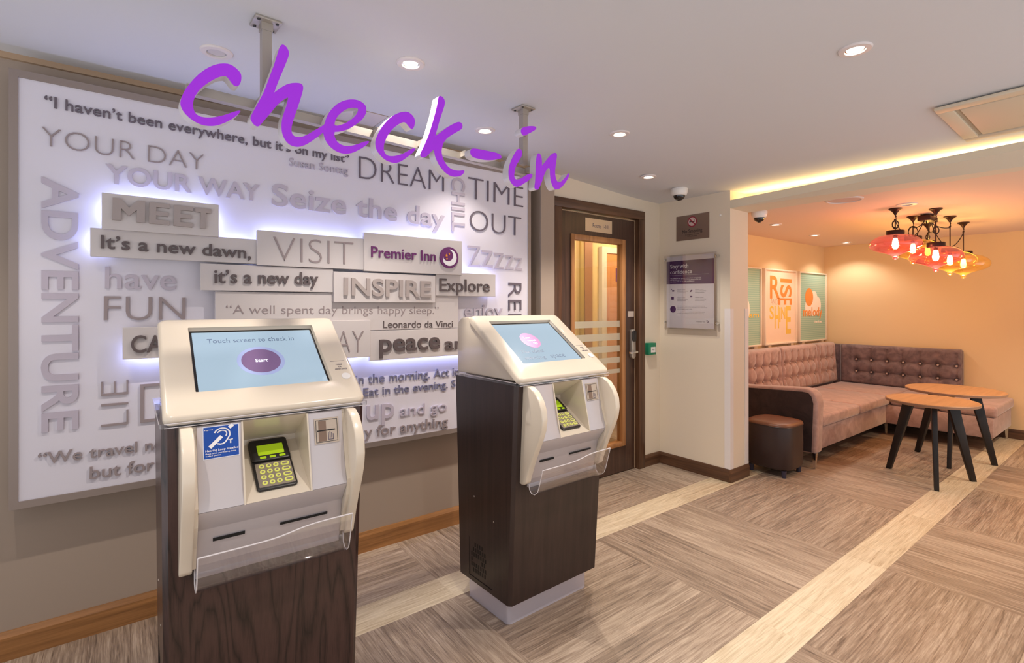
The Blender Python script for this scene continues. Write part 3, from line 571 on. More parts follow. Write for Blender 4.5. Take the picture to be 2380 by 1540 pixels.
for s, x0, x1, z1, z0, w, tone, ccw in VT:
    mb = MB()
    if ccw == 0: raised_letters(s, (x0, 2.721, z1), (0, 0, -1), (1, 0, 0), PN, z1 - z0, x1 - x0, .007, w, M_TONE[tone], wp, PO); continue
    elif ccw == 1: raised_letters(s, (x1, 2.721, z0), (0, 0, 1), (-1, 0, 0), PN, z1 - z0, x1 - x0, .007, w, M_TONE[tone], wp, PO); continue
    else:
        for a in ((x0, x0 + .012, z0, z1), (x0 + .012, x1, z0, z0 + .012), (x0 + .012, x1, z1 - .012, z1)): mb.box(a[0], a[1], 2.714, 2.721, a[2], a[3])
    obj('lettering', mb, M_TONE[tone], wp, off=PO)
# moon emblem on the purple-lettered block
lx, lz, lr = LOGO; LB = plaques[3]
o = obj('emblem', xyplane(MB(), disc(lx, lz, lr), (0, 2.64, 0), PX, PZ, PN, 0, .008), M_TONE['p'], LB, off=PO)
cres = arcband(lx, lz, 0, lr * .78, radians(-150), radians(82), 24)[:25] + [(lx - lr * .16 + lr * .56 * cos(a), lz + lr * .20 + lr * .56 * sin(a)) for a in np.linspace(radians(75), radians(-160), 20)]
obj('crescent', xyplane(MB(), cres, (0, 2.64, 0), PX, PZ, PN, .008, .010), M_INKW, o, off=PO)
st = MB()
for dx, dz, r in ((-.32, .18, .17), (-.02, .34, .10), (-.28, -.12, .12)):
    st_p = [(lx + lr * (dx + (r if i % 2 == 0 else r * .45) * sin(pi * i / 5)), lz + lr * (dz + (r if i % 2 == 0 else r * .45) * cos(pi * i / 5))) for i in range(10)]
    xyplane(st, st_p, (0, 2.64, 0), PX, PZ, PN, .0085, .011)
obj('stars', st, mat('star_orange', (240, 150, 60), .5), o, off=PO)
for c in [o] + list(o.children): pass
# light strips hidden behind the blocks, along the outer edges of the cluster
M_LED = mat('block_led', (205, 212, 255), .5, emit=(176, 190, 255), es=LED_BLUE)
led = MB()
def ledx(x0, x1, z): led.box(x0, x1, 2.686, 2.712, z - .004, z + .004)
def ledz(z0, z1, x): led.box(x - .004, x + .004, 2.686, 2.712, z0, z1)
ledx(-.045, .33, 1.835); ledx(.37, .50, 1.69); ledx(.53, 1.01, 1.738); ledx(1.06, 1.62, 1.77); ledx(1.66, 1.89, 1.578)
ledz(1.63, 1.70, -.08); ledz(1.75, 1.83, -.045); ledz(1.74, 1.83, .325); ledz(1.62, 1.76, 1.617); ledz(1.49, 1.575, 1.885)
ledx(.02, .19, 1.205); ledx(.73, 1.05, 1.150); ledx(1.09, 1.78, 1.128)
obj('led_strip', led, M_LED, wp, off=PO)

# ------------------------------------------------------------------ hanging sign
S0 = Vector((.403, 1.957, 0)); SD = Vector((1.615, 2.01, 0)) - S0; sang = atan2(SD.y, SD.x)
sg = thing('hanging_sign', 'purple script check-in sign hung from the ceiling on a steel bar', 'sign', (S0.x, S0.y, 0), sang)
obj('bar', MB().hexa([(-.24, -.015, 2.088), (1.245, -.015, 2.066), (1.245, .015, 2.066), (-.24, .015, 2.088)], [(-.24, -.015, 2.118), (1.245, -.015, 2.096), (1.245, .015, 2.096), (-.24, .015, 2.118)]), M_STEEL, sg)
for px in (.0, 1.213):
    obj('post', MB().box(px - .016, px + .016, -.016, .016, 2.119, 2.3955), M_STEEL, sg)
    pl = obj('ceiling_plate', MB().box(px - .043, px + .043, -.043, .043, 2.396, 2.405), M_STEEL, sg, bevel=.0015)
    for a in (-.03, .03):
        for b in (-.03, .03): obj('screw', MB().lathe([(0, 2.3925), (.005, 2.3925), (.006, 2.396), (0, 2.396)], 12, Matrix.Translation((px + a, b, 0))), M_BLACK, pl)
    obj('collar', MB().box(px - .019, px + .019, -.019, .019, 2.37, 2.396), M_STEEL, sg)
M_PURP = mat('purple_acrylic', (150, 40, 205), .3, emit=(160, 40, 220), es=.33); M_RET = mat('letter_return', (226, 222, 224), .3, .2)
for nm, polys in LETTERS:
    sm = [chaikin([tuple(q) for q in p], 2) for p in polys]
    v, f = flat_curve(sm, .022)
    R = MB().add([(a, -.076 - c, b) for a, b, c in v], f)
    o = obj('letter_' + nm, R, M_RET, sg, smooth=True, angle=45)
    v, f = flat_curve(sm, .0015)
    obj('letter_face', MB().add([(a, -.0995 - c, b) for a, b, c in v], f), M_PURP, o)
    best = None
    for p in sm:
        for q in p:
            if best is None or abs(q[1] - 2.10) < abs(best[1] - 2.10): best = q
    if nm == 'dot': obj('stand_off', MB().tube([(sum(q[0] for q in sm[0]) / len(sm[0]), -.056, sum(q[1] for q in sm[0]) / len(sm[0])), (1.213, -.014, 2.262)], .006, 8), M_STEEL, sg)
    else:
        zb = 2.105 - .0148 * best[0]
        xs = sorted({round(q[0], 3) for q in sm[0] if abs(q[1] - zb) < .012}); xa = (xs[0] + .018) if xs else best[0]
        obj('stand_off', MB().box(xa - .012, xa + .012, -.056, -.012, zb - .012, zb + .012), M_STEEL, sg)
# ------------------------------------------------------------------ ceiling fittings
M_GLOW = mat('lamp_glow', (255, 248, 235), .4, emit=(255, 238, 214), es=9.); M_TRIMW = mat('downlight_trim', (226, 216, 214), .35); M_OFF = mat('lamp_off', (206, 198, 196), .4)
def downlight(x, y, z, label, lit, power, r=.048, group=None, tint=(1, .91, .82), cone=104):
    t = thing('downlight', label, 'ceiling light', (x, y, z), 0, group)
    obj('trim_ring', MB().lathe([(.034, -.001), (.036, -.0075), (r + .006, -.0065), (r + .010, -.002), (r + .010, .002), (.034, .002)], 40, closed=True), M_TRIMW, t, smooth=True)
    obj('reflector', MB().lathe([(.0345, -.002), (.029, -.0005), (.029, .002), (.0345, .002)], 32, closed=True), M_CHROME, t, smooth=True)
    obj('lens', MB().lathe([(0, -.0018), (.0295, -.0018), (.0295, .001), (0, .001)], 32), M_GLOW if lit else M_OFF, t)
    if lit: lamp('downlight_lamp', 'SPOT', power, tint, (0, 0, -.015), t, spot_size=radians(cone), spot_blend=.55, shadow_soft_size=.014)
    return t
DL = ['round downlight above the first letter k of the purple sign', 'round downlight in the open ceiling at the upper right', 'round downlight in the ceiling above the glazed door',
      'round downlight just in front of the white dome camera', 'round downlight above the hyphen of the purple sign', 'unlit round downlight peeping out behind the first letter c',
      'round downlight above the left kiosk, out of the picture', 'round downlight above the left end of the word panel', 'round downlight over the floor in front of the left kiosk']
for (x, y, lit), lb in zip(DOWN, DL): downlight(x, y, ceil_z(x) - .0005, lb, lit, P_SPOT * lit * (.62 if 'out of' in lb or 'over the floor' in lb else 1.))
for x, y, lb in ((5.03, 2.35, 'lounge downlight nearest the wall end, above the posters'), (6.13, 2.44, 'middle lounge downlight above the posters'), (7.14, 2.48, 'lounge downlight in the far corner above the posters')):
    downlight(x, y, 2.1965, lb, 1, P_LOUNGE, .045, cone=128)
for x, y, lb in ((4.9, -.40, 'lounge downlight over the near table, out of the picture'), (6.1, -.40, 'lounge downlight over the far table, out of the picture')): downlight(x, y, 2.1965, lb, 1, P_LOUNGE * 4.5, .045, tint=(1, .80, .60), cone=128)
downlight(4.85, 1.265, 2.1965, 'unlit round fitting in front of the first pendant mount', 0, 0, .06)
t = thing('ceiling_speaker', 'flat round speaker grille in the lounge ceiling beside the beam', 'speaker', (4.27, 1.495, 2.197))
obj('rim', MB().lathe([(.105, -.002), (.108, -.009), (.118, -.007), (.122, .001), (.105, .001)], 48, closed=True), M_TRIMW, t, smooth=True)
obj('grille', MB().lathe([(0, -.005), (.106, -.004), (.106, .001), (0, .001)], 48), mat('grille_cloth', (206, 182, 172), .7), t)
def dome(name, x, y, z, label, s=1.):
    t = thing(name, label, 'camera', (x, y, z))
    obj('housing', MB().lathe([(0, 0), (.062 * s, 0), (.066 * s, -.006), (.064 * s, -.03), (.058 * s, -.048), (.050 * s, -.056), (0, -.056)], 40), M_WHITE, t, smooth=True)
    obj('dome', MB().lathe([(.045 * s * cos(a), -.055 - .040 * s * sin(a)) for a in np.linspace(0, pi / 2 - .001, 10)] + [(0, -.055 - .040 * s)], 40), mat('smoked_dome', (26, 24, 26), .06, coat=.5), t, smooth=True)
    obj('lens', MB().lathe([(0, -.0955 * 1), (.012, -.0955), (.014, -.090), (0, -.090)], 20), M_BLACK, t)
dome('dome_camera', 3.50, 2.385, ceil_z(3.50) + .001, 'white dome camera on the ceiling above the no smoking sign')
dome('dome_camera', 4.235, 2.115, 2.198, 'dark dome camera half hidden behind the pink end of the wall', .95)
t = thing('ceiling_vent', 'square air conditioning grille in the ceiling at the upper right', 'vent', (3.40, .40, ceil_z(3.4)))
zc = ceil_z(3.4)
vb = MB()
for a in ((-.315, -.255, -.315, .315), (.255, .315, -.315, .315), (-.255, .255, -.315, -.255), (-.255, .255, .255, .315)): vb.box(a[0], a[1], a[2], a[3], -.012, .004)
vo = (0, 0, 0)
M_VENT = mat('vent_white', (220, 205, 180), .5)
obj('frame', vb, M_VENT, t, bevel=.003); obj('cover', MB().box(-.235, .235, -.235, .235, -.010, .002), M_VENT, t, bevel=.004); obj('slot', MB().box(-.255, .255, -.255, .255, .000, .003), mat('vent_gap', (190, 174, 152), .8), t)
t.location = (3.40, .385, ceil_z(3.4) - .003); t.rotation_euler = (0, radians(2.2), 0)
t = thing('access_hatch', 'small square ceiling hatch between the sign and the wall', 'hatch', (.98, 2.66, 2.405))
hb = MB()
for a in ((-.135, -.130, -.13, .13), (.130, .135, -.13, .13), (-.135, .135, -.135, -.130), (-.135, .135, .130, .135)): hb.box(a[0], a[1], a[2], a[3], -.002, .0)
obj('frame', hb, M_TAUPE, t); obj('hatch_cover', MB().box(-.13, .13, -.13, .13, -.004, .0), M_TRIMW, t)

# ------------------------------------------------------------------ signs on the wall end
WX = 3.84
t = thing('no_smoking_sign', 'brushed metal no smoking sign high on the wall end', 'sign', (WX, 2.487, 2.075)); O = (WX, 2.487, 2.075)
U = (0, -1, 0); V = (0, 0, 1); N = (-1, 0, 0)
def S(a, b): return (WX, 2.643 - a, 1.968 + b)
obj('plate', MB().box(WX - .004, WX, 2.331, 2.643, 1.968, 2.180), mat('sign_steel', (146, 124, 112), .35, .6), t, off=O)
sy = MB(); P0 = (WX - .004, 2.487, 2.12)
xyplane(sy, arcband(0, 0, .036, .045, 0, 2 * pi - 1e-4, 40), P0, U, V, N, .0005, .002); xyplane(sy, [(-.031, .024), (-.025, .031), (.031, -.024), (.025, -.031)], P0, U, V, N, .001, .0024)
obj('prohibition_ring', sy, mat('sign_red', (150, 40, 60), .4), t, off=O)
obj('disc', xyplane(MB(), disc(0, 0, .0365), P0, U, V, N, .0002, .0006), mat('sign_pink', (214, 186, 180), .5), t, off=O)
cg = MB(); xyplane(cg, [(-.028, -.004), (.016, -.004), (.016, .003), (-.028, .003)], P0, U, V, N, .0008, .0014); xyplane(cg, [(.018, -.004), (.024, -.004), (.024, .003), (.018, .003)], P0, U, V, N, .0008, .0014)
xyplane(cg, [(.020, .006), (.024, .006), (.018, .020), (.010, .024), (.013, .018)], P0, U, V, N, .0008, .0014)
obj('cigarette', cg, M_BLACK, t, off=O)
lt = MB(); text_into(lt, 'No Smoking', (WX - .004, 2.583, 2.028), U, V, N, .19, .030, .001, 1)
text_into(lt, 'It is against the law', (WX - .004, 2.553, 2.008), U, V, N, .13, .010, .0006, 0); text_into(lt, 'to smoke here', (WX - .004, 2.533, 1.994), U, V, N, .09, .010, .0006, 0)
obj('lettering', lt, mat('sign_ink', (60, 48, 44), .5), t, off=O)

t = thing('wall_poster', 'white and purple notice behind clear acrylic on the wall end', 'poster', (WX, 2.492, 1.52)); O = (WX, 2.492, 1.52)
PXF = WX - .038
obj('paper', MB().box(PXF, PXF + .003, 2.266, 2.718, 1.216, 1.833), mat('poster_white', (236, 228, 226), .4), t, off=O)
obj('acrylic_sheet', MB().box(PXF - .005, PXF - .001, 2.243, 2.742, 1.206, 1.845), M_ACR, t, off=O)
def PP(a, b): return (PXF - .0002, 2.718 - a * .452, 1.833 - b * .617)
hb = MB(); xyplane(hb, [(0, .617 * (1 - .385)), (.452, .617 * (1 - .40)), (.452, .617 * (1 - .065)), (0, .617 * (1 - .065))], (PXF, 2.718, 1.216), U, V, N, 0, .0005)
hd = obj('header_band', hb, mat('poster_purple', (76, 32, 92), .4), t, off=O)
lt = MB()
text_into(lt, 'Stay with', PP(.085, .165), U, V, N, .178, .034, .0006, 2); text_into(lt, 'confidence', PP(.085, .245), U, V, N, .212, .034, .0006, 0)
for i, w in enumerate((.66, .66, .52)):
    text_into(lt, ('The safety of our guests and team is our priority', 'and we have put new measures in place so that you', 'can stay with us in full confidence')[i], PP(.085, .315 + i * .022), U, V, N, w * .452, .0085, .0005, 0)
lt.box(PXF - .0008, PXF - .0003, 2.718 - .9 * .452, 2.718 - .085 * .452, 1.833 - .267 * .617, 1.833 - .2655 * .617)
obj('lettering', lt, M_INKW, hd, off=O)
lt = MB()
for c, r in ((.24, .475), (.62, .475), (.24, .585), (.62, .585)):
    for i, w in enumerate((.17, .22, .19)): text_into(lt, ('Cleaner rooms', 'enhanced daily cleaning', 'and hand sanitiser')[i], PP(c, r + i * .020), U, V, N, w * .452, .0075, .0004, 0)
for i, (w, s) in enumerate(((.58, 'Our enhanced hygiene promise is backed by training'), (.62, 'and checks of every room and public area of the hotel'), (.32, 'all through your stay'), (.58, 'Ask any of our team members for more information'), (.56, 'or visit our website to see all of the measures'))):
    text_into(lt, s, PP(.24, .70 + i * .021 + (.018 if i > 2 else 0)), U, V, N, w * .452, .0075, .0004, 0)
text_into(lt, 'Premier Inn', PP(.65, .915), U, V, N, .17 * .452, .012, .0004, 0)
obj('lettering', lt, M_GREY, t, off=O)
ic = MB()
for a, b, k in ((.135, .475, 0), (.535, .475, 1), (.135, .585, 2), (.535, .57, 3)):
    o_ = PP(a, b)
    if k == 2: xyplane(ic, [(-.013, -.013), (.013, -.013), (.013, .013), (-.013, .013)], o_, U, V, N, 0, .0005)
    elif k == 3: xyplane(ic, [(-.016, 0), (-.004, .010), (.012, .008), (.014, 0), (0, -.004)], o_, U, V, N, 0, .0005)
    elif k == 1: xyplane(ic, [(-.012, -.018), (.002, -.016), (.014, -.002), (.006, .002), (-.010, -.006)], o_, U, V, N, 0, .0005)
    else: xyplane(ic, disc(.006, -.004, .013, 16, .007), o_, U, V, N, 0, .0005); xyplane(ic, disc(-.010, .010, .005, 12), o_, U, V, N, 0, .0005)
xyplane(ic, disc(0, 0, .029), PP(.145, .74), U, V, N, 0, .0005); xyplane(ic, arcband(0, 0, .006, .012, radians(-120), radians(150)), PP(.865, .905), U, V, N, 0, .0005)
obj('icons', ic, MATS['poster_purple'], t, off=O)
for a in (2.249, 2.736):
    for b in (1.262, 1.812): obj('stand_off', MB().lathe([(.011, 0), (.011, .034), (.009, .040), (0, .041)], 20, Matrix.Translation((WX, a, b)) @ Matrix.Rotation(-pi / 2, 4, 'Y')), M_CHROME, t, off=O, smooth=True)
for nm, lb, bx in (('corner_guard', 'pale corner guard on the left edge of the wall end', ((WX - .004, WX, 2.146, 2.196), (WX, 3.885, 2.146, 2.15))), ('corner_guard', 'pale corner guard on the edge beside the lounge', ((4.065, 4.115, 2.146, 2.15), (4.115, 4.119, 2.146, 2.196)))):
    g = MB()
    for a in bx: g.box(a[0], a[1], a[2], a[3], .102, 1.382)
    o = obj(nm, g, mat('guard_plastic', (232, 226, 224), .3)); tag(o, lb, 'corner guard')
o = obj('wall_sensor', MB().box(WX - .012, WX, 2.222, 2.236, 2.128, 2.146), M_WHITE, bevel=.002); tag(o, 'tiny white sensor on the wall end beside the no smoking sign', 'sensor')
t = thing('call_point', 'small green door release box on the cream wall beside the door', 'switch', (3.684, 2.82, 1.03)); O = (3.684, 2.82, 1.03)
obj('housing', MB().box(3.632, 3.736, 2.778, 2.82, .978, 1.082), mat('green_plastic', (24, 128, 92), .35), t, off=O, bevel=.004)
obj('label', MB().box(3.660, 3.722, 2.776, 2.778, .998, 1.046), M_WHITE, t, off=O)
obj('lettering', text_into(MB(), 'PRESS', (3.672, 2.776, 1.018), PX, PZ, PN, .036, .011, .0006, 1), M_GREY, t, off=O)

# ------------------------------------------------------------------ check-in kiosks
def slant(mb, pts, p0, p1, d0, d1):
    s = Vector((0, p1[0] - p0[0], p1[1] - p0[1])).normalized(); n = Vector((1, 0, 0)).cross(s)
    return xyplane(mb, pts, (0, p0[0], p0[1]), (1, 0, 0), s, n, d0, d1)
def slant_text(mb, st, u, v, w, h, p0, p1, d, wt=0, dp=.0006):
    s = Vector((0, p1[0] - p0[0], p1[1] - p0[1])).normalized(); n = Vector((1, 0, 0)).cross(s)
    return text_into(mb, st, Vector((0, p0[0], p0[1])) + s * v + n * d + Vector((u, 0, 0)), (1, 0, 0), s, n, w, h, dp, wt)
B0, B1 = (.005, 1.095), (.365, 1.35)        # slope of the screen bezel
L0, L1 = (-.05, .832), (.14, .955)          # slope of the key pad ledge
M_SCR = mat('screen_glass', (84, 96, 108), .08, emit=(172, 196, 212), es=.78, coat=.4)
def kiosk(loc, rz, label, first):
    t = thing('check_in_kiosk', label, 'kiosk', loc, rz, 'self check-in kiosks')
    obj('plinth', MB().prism(rrect(-.25, .25, .115, .43, .02), 'z', 0, .116), M_PLINTH, t, smooth=True)
    # wooden cabinet, wider at the top, with an opening for the machine
    zb, zt, zo0, zo1, uo = .108, 1.066, .74, 1.058, .196
    def cr(z):
        f_ = (z - zb) / (zt - zb); return .277 + .009 * f_, .072 - .055 * f_, .454 + .029 * f_
    c = MB(); V4 = {}
    def ring(z):
        w, a, b = cr(z); r = .014
        return [(-w + r, a, z), (w - r, a, z), (w, a + r, z), (w, b, z), (-w, b, z), (-w, a + r, z)]
    R0, R1 = ring(zb), ring(zt)
    vs_ = R0 + R1; fs = [(1, 2, 8, 7), (2, 3, 9, 8), (3, 4, 10, 9), (4, 5, 11, 10), (5, 0, 6, 11), (0, 1, 2, 3, 4, 5), (6, 7, 8, 9, 10, 11)]
    base = len(vs_)
    vs_ += [(-uo, cr(zo0)[1], zo0), (uo, cr(zo0)[1], zo0), (uo, cr(zo1)[1], zo1), (-uo, cr(zo1)[1], zo1)]
    fs += [(0, 1, base + 1, base), (1, 7, base + 2, base + 1), (7, 6, base + 3, base + 2), (6, 0, base, base + 3)]
    c.add(vs_, fs)
    cab = obj('cabinet', c, M_WENGE if first else M_WENGE2, t)
    vg = MB(); rows = [(.286, 4), (.262, 6), (.238, 7), (.214, 3), (.190, 7), (.166, 6)]
    for r, (z, nn) in enumerate(rows):
        for q in range(nn):
            y = .345 - .018 * q - (.028 if nn == 4 else .014 if nn == 6 else 0) + .010
            if nn == 3: y = .355 - .018 * q - (.065 if q else 0)
            vg.box(-cr(z)[0] - .0009, -cr(z)[0] + .004, y - .0045, y + .0045, z - .009, z + .009)
    obj('vent_slots', vg, M_SLOT, cab)
    pn = MB()
    pn.box(-.2795, -.276, .374, .3755, .13, .31); pn.box(-.2795, -.276, .20, .3755, .130, .1315)
    obj('hatch_gap', pn, M_SLOT, cab)
    for y, z in ((.332, .512), (.181, .441)): obj('screw', MB().lathe([(0, .0015), (.004, .001), (.0045, -.003), (0, -.003)], 10, Matrix.Translation((-cr(z)[0], y, z)) @ Matrix.Rotation(-pi / 2, 4, 'Y')), M_STEEL, cab)
    sh = obj('acrylic_shelf', MB().prism(rrect(-.292, .292, -.004, .498, .012), 'z', 1.0665, 1.0795), M_ACR, t, smooth=True)
    ed = MB(); ed.box(-.28, .28, -.0045, -.003, 1.0775, 1.0795); ed.box(-.28, .28, -.0045, -.003, 1.0665, 1.068)
    ed.box(-.2925, -.291, .01, .49, 1.0775, 1.0795)
    obj('polished_edge', ed, M_ACRE, sh)
    # ivory screen housing
    hp = [(.012, 1.08), (.488, 1.08), (.492, 1.29), (.482, 1.325), (.455, 1.345), (.40, 1.350), (.362, 1.335), (.02, 1.093)]
    hs = obj('housing', MB().prism(hp, 'x', -.272, .272), M_CREAMPL, t, bevel=.006, seg=3)
    s = sqrt((B1[0] - B0[0]) ** 2 + (B1[1] - B0[1]) ** 2)
    outer = rrect(-.283, .283, -.012, s + .008, .022, 6); inner = rrect(-.206, .202, .080, .402, .004, 6); inner2 = rrect(-.198, .194, .088, .394, .003, 6)
    sv = Vector((0, B1[0] - B0[0], B1[1] - B0[1])).normalized(); nv = Vector((1, 0, 0)).cross(sv); b0 = Vector((0, B0[0], B0[1]))
    def SP(p, d): return tuple(b0 + Vector((p[0], 0, 0)) + sv * p[1] + nv * d)
    def grow(pts, g): # shrink an outline towards its middle by g
        cx = sum(p[0] for p in pts) / len(pts); cy = sum(p[1] for p in pts) / len(pts)
        return [(p[0] - math.copysign(g, p[0] - cx), p[1] - math.copysign(g, p[1] - cy)) for p in pts]
    loops = [(grow(outer, .010), -.030), (outer, -.022), (outer, -.004), (grow(outer, .004), .003), (grow(outer, .011), .006), (grow(inner, -.005), .006), (inner, .003), (inner2, -.008)]
    bz = MB(); n = len(outer); vs_ = []; fs = []
    for lp, dd_ in loops: vs_ += [SP(p, dd_) for p in lp]
    for q in range(len(loops) - 1):
        for i in range(n): fs.append((q * n + i, q * n + (i + 1) % n, (q + 1) * n + (i + 1) % n, (q + 1) * n + i))
    fs.append(tuple(range(n))[::-1]); bz.add(vs_, fs)
    bo = obj('bezel', bz, M_CREAMPL, t, smooth=True, angle=50)
    gk = MB(); slant(gk, rrect(-.2, .196, .086, .396, .003), B0, B1, -.012, -.0082); obj('screen_gasket', gk, M_BLACK, bo)
    so = obj('screen', slant(MB(), rrect(-.191, .187, .090, .384, .002), B0, B1, -.0085, -.0070), M_SCR, bo)
    D_ = -.0070
    if first:
        tx = MB(); slant_text(tx, 'Touch screen to check in', -.150, .326, .272, .022, B0, B1, D_, -1); obj('screen_text', tx, mat('screen_ink', (84, 100, 130), .4, emit=(84, 100, 130), es=.25), so)
        c3 = MB(); slant(c3, disc(-.002, .224, .073), B0, B1, D_, D_ + .0003); obj('button_glow', c3, mat('button_rim', (150, 160, 200), .3, emit=(150, 165, 205), es=.4), so)
        c1 = MB(); slant(c1, disc(-.002, .224, .060), B0, B1, D_, D_ + .0006); obj('start_button', c1, mat('button_purple', (110, 84, 120), .3, emit=(112, 88, 128), es=.4), so)
        tx = MB(); slant_text(tx, 'Start', -.020, .217, .038, .016, B0, B1, D_ + .0006, 1); obj('screen_text', tx, mat('screen_white', (240, 240, 250), .4, emit=(240, 240, 250), es=.6), so)
    else:
        c1 = MB(); slant(c1, disc(-.033, .256, .055), B0, B1, D_, D_ + .0006); obj('screen_logo', c1, mat('logo_pink', (190, 80, 150), .3, emit=(190, 90, 160), es=.45), so)
        tx = MB(); slant_text(tx, 'Your', -.062, .270, .040, .014, B0, B1, D_ + .0006, -1); slant_text(tx, 'meet', -.050, .248, .050, .012, B0, B1, D_ + .0006, -1); slant_text(tx, 'up', -.028, .226, .024, .012, B0, B1, D_ + .0006, -1); obj('screen_text', tx, mat('screen_white'), so)
        for s_, u_, v_, w_ in (('The', -.145, .166, .052), ('ideal', -.078, .166, .070), ('meeting', -.150, .122, .122), ('space', .008, .122, .092)): obj('screen_text', slant_text(MB(), s_, u_, v_, w_, .020, B0, B1, D_, -1), mat('screen_ink'), so)
    bt = MB(); slant(bt, disc(.246, .100, .015), B0, B1, .005, .0095); obj('call_button', bt, M_WHITE, bo)
    tx = MB(); slant(tx, [(.212, .1815), (.262, .1815), (.262, .183), (.212, .183)], B0, B1, .006, .0064)
    slant_text(tx, 'PRESS', .2275, .160, .021, .007, B0, B1, .006, 1); slant_text(tx, 'FOR', .232, .148, .012, .007, B0, B1, .006, 1); slant_text(tx, 'ASSISTANCE', .218, .136, .042, .007, B0, B1, .006, 1)
    obj('button_label', tx, M_GREY, bo)
    # curved ivory side blades
    fp = [(.004, 1.064), (-.020, 1.062), (-.052, 1.045), (-.080, 1.012), (-.097, .975), (-.102, .935), (-.095, .89), (-.075, .84), (-.048, .785), (-.022, .725), (-.002, .672), (.002, .655), (.012, .644), (.03, .640), (.055, .646), (.07, .67), (.03, 1.0645)]
    for u0, u1 in ((-.217, -.2045), (.2045, .218)): obj('inner_cheek', MB().prism([(.012, 1.060), (-.012, .98), (-.030, .90), (-.050, .845), (-.040, .79), (-.004, .72), (.016, .655), (.07, .66), (.05, 1.060)], 'x', u0, u1), M_CREAMPL, t)
    for u0, u1 in ((-.246, -.214), (.216, .246)): obj('side_blade', MB().prism(fp, 'x', u0, u1), M_CREAMPL, t, bevel=.0045, seg=3)
    # silver front plates
    prof = [(.002, 1.060), (-.010, .99), (-.022, .93), (-.036, .875), (-.051, .832)]
    def plate(nm, u0, u1): return obj(nm, MB().prism(prof + [(.05, .832), (.05, 1.060)], 'x', u0, u1), M_SILV, t, bevel=.002)
    lp = plate('front_plate', -.2045, -.088); rp = plate('front_plate', .093, .2045)
    lo = obj('slot_plate', MB().prism([(-.051, .8315), (-.007, .772), (-.003, .768), (.030, .618), (.075, .618), (.075, .8315)], 'x', -.2045, .2045), M_SILV, t, bevel=.002)
    for u0, u1, h_ in ((-.164, -.082, .0045), (.016, .158, .0035)):
        y = .0045; obj('slot', MB().add([(u, y - .0021 + (.731 - z) * .22 - .0009, z) for u in (u0, u1) for z in (.731 - h_, .731 + h_)] + [(u, y + .004, z) for u in (u0, u1) for z in (.731 - h_, .731 + h_)], [(0, 1, 3, 2), (4, 5, 7, 6), (0, 2, 6, 4), (1, 3, 7, 5), (0, 1, 5, 4), (2, 3, 7, 6)]), M_SLOT, lo)
    # recess with the key pad
    rc = MB(); u0, u1 = -.0875, .0925
    rc.prism([(.14, .955), (-.0505, .832), (.05, .8318), (.17, .8318), (.17, .955)], 'x', u0, u1)
    rc.prism([(.001, 1.061), (.139, .972), (.17, .972), (.17, 1.063), (.02, 1.063)], 'x', u0, u1)
    rc.box(u0, u1, .139, .17, .95, .98)
    tri = [(.000, 1.061), (-.052, .831), (.17, .8317), (.17, 1.062)]
    rc.prism(tri, 'x', u0 - .0045, u0); rc.prism(tri, 'x', u1, u1 + .0045)
    obj('keypad_recess', rc, M_CREAMPL, t)
    pp_ = MB(); slant(pp_, rrect(-.054, .061, .030, .226, .010), L0, L1, .0, .010); pd = obj('pin_pad', pp_, M_BLACK, t, bevel=.003)
    hdp = MB(); slant(hdp, rrect(-.053, .060, .136, .225, .010), L0, L1, .009, .018); obj('display_head', hdp, M_BLACK, pd, bevel=.005)
    lc = MB(); slant(lc, rrect(-.033, .043, .156, .198, .002), L0, L1, .0178, .0190); lcd = obj('lcd', lc, mat('lcd_green', (160, 190, 30), .3, emit=(165, 200, 20), es=.3), pd)
    kp = MB(); slant(kp, rrect(-.047, .055, .038, .130, .002), L0, L1, .0096, .0112); obj('key_plate', kp, mat('key_plate', (150, 138, 126), .45, .3), pd)
    M_KEY = mat('key_yellow', (205, 205, 110), .4, emit=(200, 205, 80), es=.22)
    for q in range(3): k_ = MB(); slant(k_, rrect(-.030 + q * .028, -.012 + q * .028, .142, .150, .002), L0, L1, .0178, .0196); obj('soft_key', k_, MATS['lcd_green'], pd)
    for r in range(4):
        for q in range(4):
            k_ = MB(); cx = -.030 + q * .0205 + (.006 if q == 3 else 0); cy = .116 - r * .0215
            slant(k_, rrect(cx - (.0125 if q == 3 else .0078), cx + (.0125 if q == 3 else .0078), cy - .0075, cy + .0075, .0072), L0, L1, .0110, .0138)
            ko = obj('key', k_, M_KEY, pd)
            k2 = MB(); slant(k2, rrect(cx - (.008 if q == 3 else .0035), cx + (.008 if q == 3 else .0035), cy - .0032, cy + .0032, .003), L0, L1, .0137, .0142); obj('key_mark', k2, MATS['key_plate'], ko)
    # card reader on the right plate
    Cr = MB(); q0, q1 = (.0, 1.050), (-.020, .94)
    def CP(u, z, d): # point on the right plate
        y = np.interp(z, [.832, .875, .93, .99, 1.06], [-.051, -.036, -.022, -.010, .002]); return (u, float(y) - d, z)
    def plateq(mb, u0, u1, z0, z1, d0, d1): return mb.hexa([CP(u0, z0, d0), CP(u1, z0, d0), CP(u1, z1, d0), CP(u0, z1, d0)], [CP(u0, z0, d1), CP(u1, z0, d1), CP(u1, z1, d1), CP(u0, z1, d1)])
    cr_ = obj('card_reader', plateq(MB(), .114, .190, .963, 1.040, -.004, .004), mat('reader_beige', (190, 174, 158), .4), t)
    obj('reader_frame', plateq(plateq(plateq(plateq(MB(), .118, .186, 1.0345, 1.036, .004, .0045), .118, .186, .967, .9685, .004, .0045), .118, .1195, .967, 1.036, .004, .0045), .1845, .186, .967, 1.036, .004, .0045), M_BLACK, cr_)
